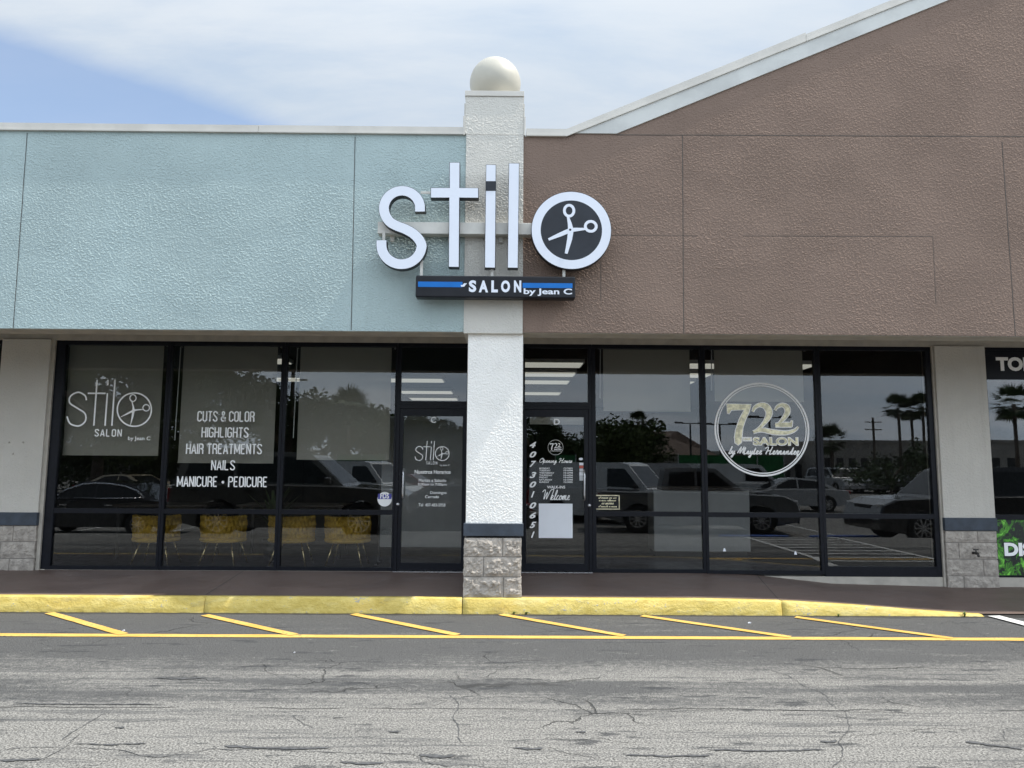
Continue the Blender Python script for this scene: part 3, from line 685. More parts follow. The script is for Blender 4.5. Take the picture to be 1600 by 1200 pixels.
def blocks(x0, x1, yf, zs, splits, ybk, seed, amp=.020, sides=True):
    mb = MB(); G = .0045
    for ci, (z0, z1) in enumerate(zip(zs, zs[1:])):
        xsb = [x0]+splits[ci]+[x1]
        for bi, (a, b) in enumerate(zip(xsb, xsb[1:])):
            a2, b2, za, zb_ = a+G, b-G, z0+G, z1-G
            nx, nz = max(6, int((b-a)/.011)), max(6, int((z1-z0)/.011)); vs = []
            off = seed*7.3+ci*3.1+bi*1.7
            for j in range(nz+1):
                for i in range(nx+1):
                    x = a2+(b2-a2)*i/nx; z = za+(zb_-za)*j/nz
                    ed = min(i, nx-i, j, nz-j)/3.; ed = min(1, ed)
                    h = (noise.fractal((x*14, z*14, off), .7, 2.1, 5)*.9+noise.noise((x*42, z*42, off))*.6+abs(noise.noise((x*24+5, z*24, off)))*.9)
                    xo = 0.
                    if sides and i in (0, nx) and ((i == 0 and bi == 0) or (i == nx and bi == len(xsb)-2)):
                        xo = noise.noise((z*22, off, x))*.010
                    vs.append((x+xo, yf+.012-ed*(.008+amp*max(-.3, h)), z))
            fs = [(j*(nx+1)+i, j*(nx+1)+i+1, (j+1)*(nx+1)+i+1, (j+1)*(nx+1)+i) for j in range(nz) for i in range(nx)]
            mb.add(vs, fs)
            rim = [(0*(nx+1)+i) for i in range(nx+1)]+[j*(nx+1)+nx for j in range(1, nz+1)]+[nz*(nx+1)+i for i in range(nx-1, -1, -1)]+[j*(nx+1) for j in range(nz-1, 0, -1)]
            n = len(rim); rv = [vs[k] for k in rim]+[(vs[k][0], ybk, vs[k][2]) for k in rim]
            mb.add(rv, [(k, (k+1) % n, n+(k+1) % n, n+k) for k in range(n)])
    mb.box(x0+.012, x1-.012, yf+.020, ybk-.004, zs[0]+.004, zs[-1]-.004, 1)
    return mb
bz = [.150, .352, .548, .738]
blocks(x0-.020, x1-.002, 7.505, bz, [[x0+.385], [x0+.185], [x0+.375]], 8.11, 2, .013).build('block_base', [M['cmu'], M['mortar']], cl_)

# wall piers between the shopfronts
def pier(xa, xb, splits, seed, zlow, name='wall_pier'):
    p = bpy.data.objects.new(name, None); COL.objects.link(p); p.parent = B
    mb = MB(); mb.box(xa, xb, 9.14, 9.4, .852, ZH+.004); mb.build('stucco_face', M['tan_st'], p)
    mb = MB(); mb.box(xa-.006, xb+.006, 9.115, 9.4, .697, .851); mb.build('belt', M['navy'], p, bevel=.004)
    zs = [z for z in (-.05, .15, .35, .55, .696)] if zlow < .1 else [.13, .30, .50, .696]
    blocks(xa, xb, 9.125, zs, splits, 9.4, seed, .010).build('block_base', [M['cmu'], M['mortar']], p)
    return p
pl = pier(-6.30, -5.70, [[-6.0], [-6.12], [-5.98]], 4, .15)
mb = MB(); mb.box(-5.699, -5.655, 9.165, 9.4, .16, ZH+.003); mb.build('reveal', M['lintel'], B)
mb = MB(); mb.box(5.372, 5.397, 9.165, 9.4, -.05, ZH+.003); mb.build('reveal', M['lintel'], B)
mb = MB()
for px, py in ((14, 691), (36, 691), (20, 709)):
    x, z = at(px, py, 9.135); mb = MB(); mb.lathe([(.0005, -.006), (.010, -.006), (.012, .004)], (x, 9.136, z), 'Y', 12); mb.build('wall_plug', M['lintel'], pl)
pr = pier(5.398, 6.035, [[5.6], [5.85], [5.56], [5.80]], 9, .0)
tap = MB(); x, z = at(1522, 864, 9.1)
tap.tube([(x, 9.12, z), (x, 9.03, z), (x-.01, 9.0, z-.03)], [.016, .016, .014]); tap.tube([(x, 9.06, z+.045), (x, 9.06, z)], .008)
tap.tube([(x-.03, 9.06, z+.045), (x+.03, 9.06, z+.045)], .008); tap.build('hose_tap', M['iron'], pr, smooth=True)

# ---------------- windows and doors
FT = 9.262
def window(xa, xb, z0, z1, rail=None, fl=.045, fr=.045, fb=.045, ft=.05):
    fm = MB()
    fm.box(xa, xa+fl, YG-.01, FT, z0, z1); fm.box(xb-fr, xb, YG-.01, FT, z0, z1)
    fm.box(xa+fl, xb-fr, YG-.008, FT-.002, z1-ft, z1); fm.box(xa+fl, xb-fr, YG-.008, FT-.002, z0, z0+fb)
    gaps = [(z0+fb, z1-ft)]
    if rail: fm.box(xa+fl, xb-fr, YG-.006, FT-.004, rail-.029, rail+.029); gaps = [(z0+fb, rail-.029), (rail+.029, z1-ft)]
    o = fm.build('window', M['frame'], B)
    for a, b in gaps:
        p = MB(); p.box(xa+fl-.006, xb-fr+.006, YP, YP+.006, a-.006, b+.006); p.build('pane', M['glass'], o)
    return o
RAIL = .872
w1 = window(-5.653, -4.232, .165, ZH, RAIL, fl=.11, fr=.030)
w2 = window(-4.228, -2.792, .165, ZH, RAIL, fl=.030, fr=.034)
w3 = window(-2.788, -1.372, .165, ZH, RAIL, fl=.034, fr=.022)
w4 = window(1.076, 2.470, .160, ZH, RAIL, fl=.045, fr=.034)
w5 = window(2.474, 3.924, .152, ZH, RAIL-.005, fl=.034, fr=.036)
w6 = window(3.928, 5.371, .128, ZH+.0, RAIL-.012, fl=.036, fr=.062, fb=.12)
wl = window(-9.0, -6.302, .165, ZH, RAIL)
window(-1.368, -.45, 2.205, ZH, ft=.05); window(.19, 1.072, 2.205, ZH)
wr = window(6.045, 9.4, .11, ZH+.02, RAIL-.015, fl=.025, fb=.04)
window(9.404, 12.5, .11, ZH+.02, RAIL-.015); window(-11.9, -9.004, .165, ZH, RAIL)
def door(xa, xb, gx0, gx1, hx, left):
    fm = MB(); z0, z1 = .166, 2.203; gz0, gz1 = .265, 2.065
    fm.box(xa, xa+.04, YG-.012, FT, z0, z1); fm.box(xb-.04, xb, YG-.012, FT, z0, z1); fm.box(xa+.04, xb-.04, YG-.01, FT, z1-.045, z1)
    fm.box(xa+.044, gx0, YG-.004, FT-.006, z0+.008, z1-.05); fm.box(gx1, xb-.044, YG-.004, FT-.006, z0+.008, z1-.05)
    fm.box(gx0, gx1, YG-.003, FT-.007, z0+.008, gz0); fm.box(gx0, gx1, YG-.003, FT-.007, gz1, z1-.05)
    o = fm.build('door', M['frame'], B)
    p = MB(); p.box(gx0-.004, gx1+.004, YP, YP+.006, gz0-.004, gz1+.004); p.build('pane', M['glass'], o)
    h = MB(); h.tube([(hx, YG-.01, 1.04), (hx, YG-.055, 1.05), (hx, YG-.06, 1.10), (hx, YG-.06, 1.34), (hx, YG-.055, 1.39), (hx, YG-.01, 1.40)], .011, 10)
    h.build('handle', M['steel'], o, smooth=True)
    lx = hx-.065 if left else hx+.065
    k = MB(); k.lathe([(.0005, -.014), (.016, -.014), (.020, -.002), (.020, .01)], (lx, YG-.005, at(638, 788, YG)[1]), 'Y', 20); k.build('lock', M['steel'], o, smooth=True)
    th = MB(); th.box(xa, xb, 9.16, 9.262, .150, .166); th.build('threshold', M['steel'], o)
    return o
dC = door(-1.368, -.45, -1.282, -.540, -1.262, True)
dD = door(.19, 1.072, .256, .976, .972, False)
mb = MB(); mb.box(-.449, .189, 9.19, 9.4, .15, ZH+.003); mb.build('mullion_wall', M['frame'], B)

# lettering stuck on the panes
Yv = YP-.0012
def stilo(mb, T, wt, Y):
    """thin line logo; T maps logo coordinates (photo crop) to photo pixels"""
    def P(pts): return [Vector(at(*T(*p), Y)) for p in pts]
    mb.ribbon(crv(P([(388, 462), (372, 410), (298, 374), (215, 415), (205, 490), (290, 550), (370, 605), (380, 680), (335, 732), (278, 745), (205, 715), (175, 640)]), 8), wt, Y)
    for k, s_ in enumerate(([(507, 235), (470, 742)], [(403, 385), (600, 385)], [(620, 384), (594, 742)], [(627, 235), (624, 297)], [(705, 235), (670, 742)])): mb.ribbon(P(s_), wt, Y-.0003-.0002*k)
    def el(cx, cy, rx, ry, w_): mb.ribbon(P([(cx+rx*math.cos(2*math.pi*k/60), cy+ry*math.sin(2*math.pi*k/60)) for k in range(61)]), w_, Y)
    el(917, 565, 188, 184, wt*.95); el(902, 437, 34, 37, wt*.7); el(1048, 545, 36, 35, wt*.7)
    mb.ribbon(P([(890, 473), (905, 530), (910, 570), (898, 640), (875, 735)]), [wt*.6, wt*.9, wt*1.7, wt*1.3, wt*.35], Y-.0012)
    mb.ribbon(P([(1014, 563), (960, 567), (915, 572), (850, 605), (765, 648)]), [wt*.5, wt*.8, wt*1.3, wt*1.1, wt*.3], Y-.0018)
T1 = lambda x, y: (x/7.061+80, y/7.061+560)
def bx(T, a, b, c, d): p = T(a, b); q = T(c, d); return (p[0], p[1], q[0], q[1])
l1 = MB(); stilo(l1, T1, .019, Yv)
cond(l1, 'SALON', bx(T1, 482, 783, 776, 860), Yv, .15, 0, .24); put_text(l1, 'by Jean C', bx(T1, 846, 862, 1095, 914), Yv, 0, .012)
l1.build('lettering', M['vinyl'], w1)
T2 = lambda x, y: (x/5.456+230, y/5.456+580)
l2 = MB()
for s_, b_ in (('CUTS & COLOR', (430, 343, 912, 428)), ('HIGHLIGHTS', (466, 480, 862, 564)), ('HAIR TREATMENTS', (334, 620, 975, 704)), ('NAILS', (548, 760, 746, 843)), ('MANICURE * PEDICURE', (256, 900, 1024, 984))):
    l2 = MB(); cond(l2, s_, bx(T2, *b_), Yv, .125); l2.build('lettering', M['vinyl'], w2)
st = MB(); x, z = at(601, 780, YP); st.disc((x, z), .088, YP-.001); st.build('round_sticker', M['vinyl'], w3)
st = MB(); bz_ = at(601, 776, YP)[1]; hw = .083
st.flat([(x-hw, bz_-.03), (x+hw, bz_-.03), (x+hw, bz_+.035), (x-hw, bz_+.035)], YP-.0016); st.build('sticker_band', M['sky_blue_sticker'], w3)
st = MB(); put_text(st, 'FDS', (594, 771, 608, 779), YP-.0022, 0, .03); put_text(st, 'SERVICES', (595, 781, 607, 783.5), YP-.0022); st.build('sticker_lettering', M['vinyl'], w3)
# door C
sC = 578/130.
TC = lambda x, y: (x/sC+610, y/sC+630)
TCs = lambda x, y: TC(168+(x-165)*(410-168)/(1112-165), 263+(y-235)*(400-263)/(755-235))
def dl(p, fn, mat='vinyl'): q_ = MB(); fn(q_); q_.build('lettering', M[mat], p)
lc = MB(); stilo(lc, TCs, .010, Yv); lc.build('lettering', M['vinyl'], dC)
dl(dC, lambda lc: put_text(lc, 'C', bx(TC, 279, 95, 318, 137), Yv, 0, .03))
dl(dC, lambda lc: put_text(lc, 'S A L O N', bx(TC, 250, 404, 326, 426), Yv, 0, .02)); dl(dC, lambda lc: put_text(lc, 'by Jean C', bx(TC, 344, 424, 412, 440), Yv))
dl(dC, lambda lc: put_text(lc, 'Nuestros Horarios', bx(TC, 168, 464, 418, 490), Yv, 0, .025))
for s_, b_ in (('Martes a Sabado', (196, 526, 388, 546)), ('9:00am to 7:00pm', (190, 555, 391, 577)), ('Domingos', (277, 612, 390, 636)), ('Cerrado', (241, 640, 338, 660)), ('Tel  407-483-5958', (195, 697, 382, 717))):
    dl(dC, lambda lc: put_text(lc, s_, bx(TC, *b_), Yv, 0, .012))
# door D
sD = 543/120.
TD = lambda x, y: (x/sD+815, y/sD+635)
def emblem(mb, gd, T, Y, small=False):
    """round numeral emblem; coordinates of the large copy mapped by T"""
    k = (at(*T(1000, 500), Y)[0]-at(*T(0, 500), Y)[0])/1000.       # metres per unit
    def P(pts): return [Vector(at(*T(*p[:2]), Y)) for p in pts]
    c = at(*T(603, 605), Y); mb.ring(c, (476*k, 468*k), (494*k, 486*k), Y)
    if not small: mb.ring(c, (455*k, 448*k), (466*k, 459*k), Y)
    seven = [(238, 342), (488, 348), (470, 420), (432, 500), (402, 590), (392, 690), (388, 742), (356, 770), (325, 745), (320, 690), (332, 610), (366, 510), (405, 430), (422, 402), (284, 404), (262, 440), (245, 438)]
    def grow(poly, d):
        cx = sum(p[0] for p in poly)/len(poly); out = []; n = len(poly)
        for i in range(n):
            a, b, c_ = Vector(poly[i-1]), Vector(poly[i]), Vector(poly[(i+1) % n])
            e1, e2 = (b-a).normalized(), (c_-b).normalized(); nn = Vector((e1.y+e2.y, -e1.x-e2.x)); nn = nn.normalized() if nn.length > .01 else Vector((e1.y, -e1.x))
            out.append(tuple(b+nn*d))
        return out
    two1 = crv([(508, 422, 12), (528, 380, 26), (580, 352, 36), (645, 368, 58), (678, 430, 62), (655, 500, 44), (600, 570, 24), (535, 628, 22)], 6)
    two1b = crv([(512, 636, 22), (600, 612, 36), (720, 634, 44), (850, 642, 34), (940, 618, 22), (982, 578, 6)], 6)
    two2 = crv([(738, 408, 10), (765, 370, 24), (815, 352, 34), (862, 378, 52), (868, 430, 48), (830, 490, 34), (785, 540, 20), (748, 572, 18)], 6)
    two2b = crv([(742, 562, 34), (830, 558, 44), (912, 558, 44)], 3); two2c = crv([(908, 580, 14), (912, 540, 14), (916, 512, 6)], 3)
    if small:
        mb.flat([tuple(p) for p in P(seven)], Y-.0004)
        for j, t_ in enumerate((two1, two1b, two2, two2b)): mb.ribbon(P(t_), [max(18, p[2])*k for p in t_], Y-.0005-.0002*j)
    else:
        mb.flat([tuple(p) for p in P(grow(seven, 9))], Y-.0004); gd.flat([tuple(p) for p in P(seven)], Y-.0022)
        for j, t_ in enumerate((two1, two1b, two2, two2b, two2c)):
            mb.ribbon(P(t_), [(p[2]+18)*k for p in t_], Y-.0006-.0002*j); gd.ribbon(P(t_), [p[2]*k for p in t_], Y-.0024-.0002*j)
    if not small:
        hx = bx(T, 402, 686, 500, 730); a, b = at(hx[0], hx[3], Y), at(hx[2], hx[1], Y); mb.flat([a, (b[0], a[1]), b, (a[0], b[1])], Y-.0004)
        put_text(mb, 'SALON', bx(T, 508, 686, 984, 776), Y-.0004, 0, .065); put_text(gd, 'SALON', bx(T, 516, 694, 976, 768), Y-.0024, 0, .035)
        put_text(gd, 'HAIR', bx(T, 414, 696, 490, 720), Y-.0024, 0, .03)
        script(mb, 'by Maytee Hernandez', bx(T, 256, 788, 990, 894), Y-.0004, .013)
    else:
        put_text(mb, 'SALON', bx(T, 508, 690, 984, 776), Y-.0004, 0, .05); put_text(mb, 'by Maytee Hernandez', bx(T, 256, 800, 990, 870), Y-.0004, 0, .02)
ld = MB(); ds = '4073010651'
for ch, y in zip(ds, (272, 340, 407, 485, 552, 622, 700, 770, 838, 907)):
    ld = MB(); put_text(ld, ch, bx(TD, 66 if ch == '1' else 56, y-22, 92 if ch == '1' else 104, y+22), Yv, 0, .035, .35); ld.build('lettering_digit', M['vinyl'], dD)
TDs = lambda x, y: TD(240+(x-603)*54/490., 290+(y-605)*54/485.)
dl(dD, lambda ld: emblem(ld, None, TDs, Yv, True))
dl(dD, lambda ld: put_text(ld, 'D', bx(TD, 228, 87, 271, 130), Yv, 0, .03))
dl(dD, lambda ld: script(ld, 'Opening Hours', bx(TD, 128, 366, 356, 410), Yv, .0066))
ld = MB(); lh = MB()
days = (('MONDAY', 'CLOSED', 200), ('TUESDAY', '10-6PM', 205), ('WEDNESDAY', '10-6PM', 231), ('THURSDAY', '10-6PM', 218), ('FRIDAY', '10-6PM', 186), ('SATURDAY', '10-5PM', 218), ('SUNDAY', 'CLOSED', 196))
for (d_, h_, xe), y in zip(days, (438, 453, 470, 487, 502, 519, 535)):
    put_text(ld, d_, bx(TD, 125, y-5.5, xe, y+5.5), Yv, 0, .02); put_text(lh, h_, bx(TD, 297, y-5.5, 361, y+5.5), Yv, 0, .02)
dl(dD, lambda ld: put_text(ld, 'WALK-INS', bx(TD, 180, 561, 308, 580), Yv, 0, .02)); dl(dD, lambda ld: script(ld, 'Welcome', bx(TD, 148, 588, 340, 660), Yv, .0085))
ld.build('lettering', M['vinyl'], dD); lh.build('lettering', M['vinyl'], dD)
def sheet(name, T, b_, mat, parent, y=YP-.001, tk=.0008):
    q = bx(T, *b_); a, b = at(q[0], q[3], y), at(q[2], q[1], y); o = MB(); o.box(a[0], b[0], y-tk, y, a[1], b[1]); return o.build(name, mat, parent)
sheet('paper_notice', TD, (121, 688, 360, 930), M['paper'], dD)
sheet('blind_strip', TD, (58, 68, 436, 126), M['blind'], dD, YP+.03)
for b_, mk in (((408, 398, 437, 416), 'paper'), ((408, 418, 437, 438), 'red_sticker'), ((409, 440, 436, 461), 'lgrey_sticker'), ((408, 464, 437, 490), 'paper'), ((409, 492, 436, 525), 'lgrey_sticker')):
    sheet('card_sticker', TD, b_, M[mk], dD)
q = MB(); x, z = at(*TD(419, 372), YP); q.disc((x, z), (.026, .016), YP-.001); q.build('card_sticker', M['paper'], dD)
# plaque and large emblem on the right glass
a, b = at(930, 796, YP), at(968, 773.5, YP)
q = MB(); q.box(a[0], b[0], YP-.010, YP-.001, a[1], b[1], 0); q.box(a[0]+.012, b[0]-.012, YP-.012, YP-.0105, a[1]+.012, b[1]-.012, 1); q.build('plaque', [M['gold'], M['sign_black']], w4)
q = MB(); Tq = lambda x, y: (x/24.+920, y/24.+760)
for i, b_ in enumerate(((360, 385, 1030, 450), (385, 480, 1015, 550), (480, 615, 930, 670), (360, 710, 1050, 775))):
    script(q, ('il miner on ier', 'n ninu nlunner', 'no unerme', 'il nenuln n nnem')[i], bx(Tq, *b_), YP-.0135, .006)
q.build('plaque_lettering', M['gold'], w4)
T7 = lambda x, y: (x/6.668+1100, y/6.668+580)
le = MB(); gd = MB(); emblem(le, gd, T7, Yv); le.build('lettering', M['vinyl'], w5); gd.build('gold_lettering', M['gold'], w5)
for px, py in ((1132, 859), (1243, 864)):
    q = MB(); x, z = at(px, py, YP); q.prism([(x-.018, z-.02), (x+.018, z-.02), (x+.006, z+.02), (x-.01, z+.018)], YP-.002, YP-.0005); q.build('paper_scrap', M['paper'], w5)
# neighbour's window: dark header with lettering, leaf poster below
q = MB(); zq = at(1560, 593, YP)[1]; q.box(6.07, 9.355, YP-.0035, YP-.001, zq, ZH-.03); q.build('header_film', M['sign_black'], wr)
q = MB(); Tr = lambda x, y: (x/12.+1480, y/12.+520)
put_text(q, 'TOB', bx(Tr, 925, 458, 1612, 715), YP-.0045, 0, .05)
q.build('lettering', M['vinyl'], wr)
q = MB(); q.box(6.072, 9.35, YP-.0035, YP-.001, .152, .828); q.build('leaf_poster', M['poster'], wr)
q = MB(); put_text(q, 'DIS', (1570, 848, 1612, 869), YP-.0050, 0, .05); q.build('poster_lettering', M['vinyl'], wr)
q = MB(); put_text(q, 'DIS', (1569.0, 847, 1613.3, 870.5), YP-.0045, 0, .08); q.build('lettering_outline', M['sign_black'], wr)

# ---------------- rooms behind the glass
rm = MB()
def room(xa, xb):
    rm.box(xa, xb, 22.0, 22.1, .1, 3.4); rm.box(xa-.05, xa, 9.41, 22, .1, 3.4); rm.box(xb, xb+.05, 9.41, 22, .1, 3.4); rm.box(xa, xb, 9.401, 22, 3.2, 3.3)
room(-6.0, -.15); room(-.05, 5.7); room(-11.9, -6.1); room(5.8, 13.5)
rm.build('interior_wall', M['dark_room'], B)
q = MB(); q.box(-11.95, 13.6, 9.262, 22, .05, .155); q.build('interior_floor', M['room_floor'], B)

# ------------------------------------------------------------------ the channel letter sign
S = thing('salon_sign', 'white channel letter sign on raceway with scissors in the round letter, mounted across pillar', 'sign', (0, 0, 0))
sS = 1600/440.
TS = lambda x, y: (x/sS+560, y/sS+220)
def Q(x, y): return at(*TS(x, y), YS)
YB = YS+.085
sw = at(*TS(60, 500), YS)[0]-at(*TS(0, 500), YS)[0]
FACE = [M['sign_face'], M['sign_black']]
def letter(mb, label, mats=FACE):
    return mb.build('channel_letter', mats, S, label=label)
pS = [(350, 402), (350, 385)]+[(248+103*math.cos(R(a)), 385-101*math.sin(R(a))) for a in range(12, 181, 12)]+[(152, 420), (176, 458), (215, 482), (262, 500), (308, 525), (342, 558)]+[(245+114*math.cos(R(a)), 592+109*math.sin(R(a))) for a in range(0, 181, 12)]+[(131, 566)]
ps = [Vector(Q(*p)) for p in crv(pS, 3)]
lb = MB(); lb.sribbon(ps, sw, YS, YB, 1, 1)
lb.ribbon(ps, sw*.93, YS-.002, 0, 0.)
letter(lb, 'thick curved letter s of the white sign')
def rect_letter(polys, label):
    mb = MB()
    for po in polys:
        pts = [Q(*p) for p in po]; mb.prism(pts, YS, YB, 1, 1)
        cx = sum(p[0] for p in pts)/len(pts)
        n = len(pts); ins = []
        for i in range(n):
            a, b, c_ = Vector(pts[i-1]), Vector(pts[i]), Vector(pts[(i+1) % n]); e1, e2 = (b-a).normalized(), (c_-b).normalized()
            ins.append(tuple(b+(Vector((e1.y, -e1.x))+Vector((e2.y, -e2.x)))*.0045))
        mb.flat(ins, YS-.002, 0)
    return letter(mb, label)
rect_letter([[(517, 122), (577, 122), (576, 266), (683, 267), (683, 326), (575, 325), (572, 719), (512, 718), (515, 325), (410, 325), (410, 266), (517, 266)]], 'letter t, a white cross of two bars')
li = rect_letter([[(724, 134), (783, 135), (778, 723), (717, 722)]], 'letter i with a black band near its top')
q = MB(); q.flat([Q(722.5, 285), Q(782, 285), Q(782.5, 230), Q(723, 230)], YS-.0045); q.build('black_band', M['sign_disc'], li)
rect_letter([[(854, 126), (915, 127), (907, 724), (847, 723)]], 'letter l, a plain white upright bar')
oc = Q(1210, 508); ro = (Q(1438, 508)[0]-Q(982, 508)[0])/2
lo = MB(); lo.ring(oc, ro*.765, ro*.988, YS-.002, 0); lo.ring(oc, ro*.70, ro, YS, 1, 72, YB, 1); lo.disc(oc, ro, YB, 1)
lO = letter(lo, 'round letter o, white ring about a dark disc with scissors')
q = MB(); q.disc(oc, ro*.765, YS-.0015); q.build('dark_disc', M['sign_disc'], lO)
q = MB(); k = ro/228.
def Qv(p): return [Vector(Q(*a[:2])) for a in p]
def sc_ring(cx, cy, rx, ry): c = Q(cx, cy); q.ring(c, ((rx-8)*k, (ry-8)*k), ((rx+8)*k, (ry+8)*k), YS-.006, 0, 40, YS-.002)
sc_ring(1197, 398, 27, 32); sc_ring(1320, 487, 31, 29)
q.sribbon(Qv([(1190, 432), (1200, 470), (1207, 510), (1200, 560), (1180, 642)]), [13*k, 22*k, 32*k, 28*k, 16*k], YS-.009, YS-.002)
q.sribbon(Qv([(1288, 502), (1240, 505), (1205, 508), (1150, 532), (1080, 562)]), [12*k, 20*k, 26*k, 24*k, 14*k], YS-.0075, YS-.002)
q.build('scissors', M['sign_face'], lO)
q = MB(); q.disc(Q(1203, 507), .012, YS-.0095); q.build('scissors_pivot', M['sign_disc'], lO)
rw = MB(); a, b = at(591, 366.5, 7.41), at(938, 351.5, 7.41); rw.box(a[0], b[0], YB+.001, YF-.024, a[1], b[1])
for px in (612, 703, 782, 848): x = at(px, 370, 7.42)[0]; rw.box(x-.02, x+.02, YF-.05, YF-.023, a[1]-.06, a[1])
rw.build('raceway', M['raceway'], S, bevel=.004)
for px, pa, pb in ((659, 408, 432), (881, 420, 434), (769, 419, 433)): 
    x, za = at(px, pa, 7.34); z2 = at(px, pb, 7.34)[1]; hg = MB(); hg.box(x-.014, x+.014, 7.325, 7.345, z2-.01, za+.05); hg.build('hanger', M['raceway'], S)
for px, pa, pb in ((600, 364, 377), ): x, za = at(px, pa, 7.36); hg = MB(); hg.box(x-.014, x+.014, 7.35, 7.364, at(px, pb, 7.36)[1], za+.01); hg.build('hanger', M['raceway'], S)
x, z = at(665, 301, 7.38); hg = MB(); hg.box(x-.05, x+.06, 7.369, 7.385, z-.015, z+.01)
hg.build('hanger', M['raceway'], S)
a, b = at(649, 464, YS), at(899, 432, YS)
sb = MB(); sb.box(a[0], b[0], YS, YS+.13, a[1], b[1]); sbx = sb.build('sign_box', M['sign_black'], S, bevel=.012)
TB = lambda x, y: (x/5.926+640, y/5.926+420)
q = MB()
for b_ in ((78, 122, 490, 168), (1046, 135, 1508, 176)):
    c = bx(TB, *b_); p0, p1 = at(c[0], c[3], YS), at(c[2], c[1], YS); q = MB(); q.box(p0[0], p1[0], YS-.003, YS-.0003, p0[1], p1[1]); q.build('blue_stripe', M['sign_blue'], sbx)
q = MB(); put_text(q, 'S', bx(TB, 548, 106, 618, 216), YS-.004, 0, .045)
for ch, x0_, x1_ in (('A', 640, 728), ('L', 756, 818), ('O', 846, 930), ('N', 966, 1034)): put_text(q, ch, bx(TB, x0_, 108, x1_, 218), YS-.004, 0, .05)
dl(sbx, lambda q: put_text(q, 'by Jean C', bx(TB, 1056, 184, 1504, 250), YS-.004, 0, .025), 'sign_face')
q.flat([at(*TB(*p), YS-.004) for p in ((472, 150), (490, 150), (505, 134), (532, 134), (505, 165), (478, 166))], YS-.004)
q.build('lettering', M['sign_face'], sbx)

# ------------------------------------------------------------------ blinds, chairs and furniture inside
def blind(pa, pb, label):
    Y = 9.34; (xa, z1), (xb, z0) = at(*pa, Y), at(*pb, Y)
    t = thing('roller_blind', label, 'blind', ((xa+xb)/2, Y, z1), group='roller blinds behind the storefront glass'); hw = (xb-xa)/2; h = z1-z0
    n = 14; f = MB(); vs = []
    for j in range(11):
        for i in range(n+1):
            x = -hw+2*hw*i/n; vs.append((x, .006*math.sin(i*.9)*j/10., -h*j/10.))
    f.add(vs, [(j*(n+1)+i, j*(n+1)+i+1, (j+1)*(n+1)+i+1, (j+1)*(n+1)+i) for j in range(10) for i in range(n)]); f.build('fabric', M['blind'], t, smooth=True)
    q = MB(); q.box(-hw, hw, -.008, .008, -h-.018, -h); q.build('hem_bar', M['blind'], t)
    q = MB(); q.tube([(-hw-.03, .02, .01), (hw+.03, .02, .01)], .022, 12); q.build('roller', M['frame'], t, smooth=True)
    q = MB(); q.box(-hw-.05, -hw-.032, -.01, .04, -.02, .035); q.build('bracket', M['steel'], t); q = MB(); q.box(hw+.032, hw+.05, -.01, .04, -.02, .035); q.build('bracket', M['steel'], t)
    q = MB(); q.tube([(-hw-.035, -.02, -.02), (-hw-.045, -.02, -h*.82)], .006, 6); q.build('chain', M['vinyl'], t)
blind((110, 538), (247, 710), 'half drawn pale blind behind the thin line scissors logo at far left')
blind((288, 540), (427, 722), 'longest pale blind, hanging behind the list of hair services')
blind((470, 542), (608, 717), 'pale blind without lettering beside the glass door marked C')
blind((942, 543), (1079, 641), 'short pale blind beside the glass door marked D')
blind((1115, 545), (1256, 626), 'shortest pale blind, partly behind the round gold number emblem')

def chair():
    t = thing('tub_chair', 'mustard woven tub chair, leftmost of the four at the window', 'chair', (0, 0, .155), group='mustard tub chairs by the window')
    sh = MB(); n = 15
    for k in range(n):                                     # padded straps of the wrap-round back, crossing over one another
        for lean in (-1, 1):
            a0 = math.pi*(1.02+.96*(k+.5)/n) ; P = []; Rd = []
            for j in range(9):
                u = j/8.; an = a0+lean*.085*math.sin(u*math.pi*2.0)
                rr = .255+.020*u+.010*math.cos(u*math.pi*2)*lean; P.append((rr*math.cos(an), rr*.92*math.sin(an)+.05, .335+.30*u)); Rd.append(.026+.012*math.sin(math.pi*min(1, u*1.0+.05)))
            sh.tube(P, Rd, 8)
    sh.tube([(.275*math.cos(math.pi*(1+k/20.)), .253*math.sin(math.pi*(1+k/20.))+.05, .335) for k in range(21)], .03, 8)
    sh.build('woven_back', M['mustard'], t, smooth=True)
    s_ = MB(); s_.lathe([(.001, .34), (.22, .34), (.255, .36), (.262, .40), (.245, .435), (.18, .45), (.001, .452)], (0, .06, 0), n=32); s_.build('seat', M['mustard_dark'], t, smooth=True)
    for sx in (-1, 1):
        for sy in (-1, 1):
            l = MB(); l.tube([(sx*.14, .05+sy*.13, .34), (sx*.235, .05+sy*.22, 0)], [.015, .011], 10); l.build('leg', M['brass'], t, smooth=True)
    return t
ch0 = chair(); Yc = 9.66
labs = [None, 'mustard woven tub chair, second from the left, nearest the dark plant', 'mustard woven tub chair, third from the left, crossed by a window bar', 'mustard woven tub chair nearest the glass door marked C']
for i, (pxa, pxb) in enumerate(((194, 266), (303, 372), (412, 482), (503, 570))):
    r = ch0 if i == 0 else ch0.copy()
    if i:
        COL.objects.link(r)
        for c in [c for c in ch0.children]:
            d = c.copy(); COL.objects.link(d); d.parent = r
        r['label'] = labs[i]
    r.location = (at((pxa+pxb)/2, 820, Yc-.25)[0], Yc, .155); r.rotation_euler = (0, 0, (.06, -.05, .04, -.02)[i])
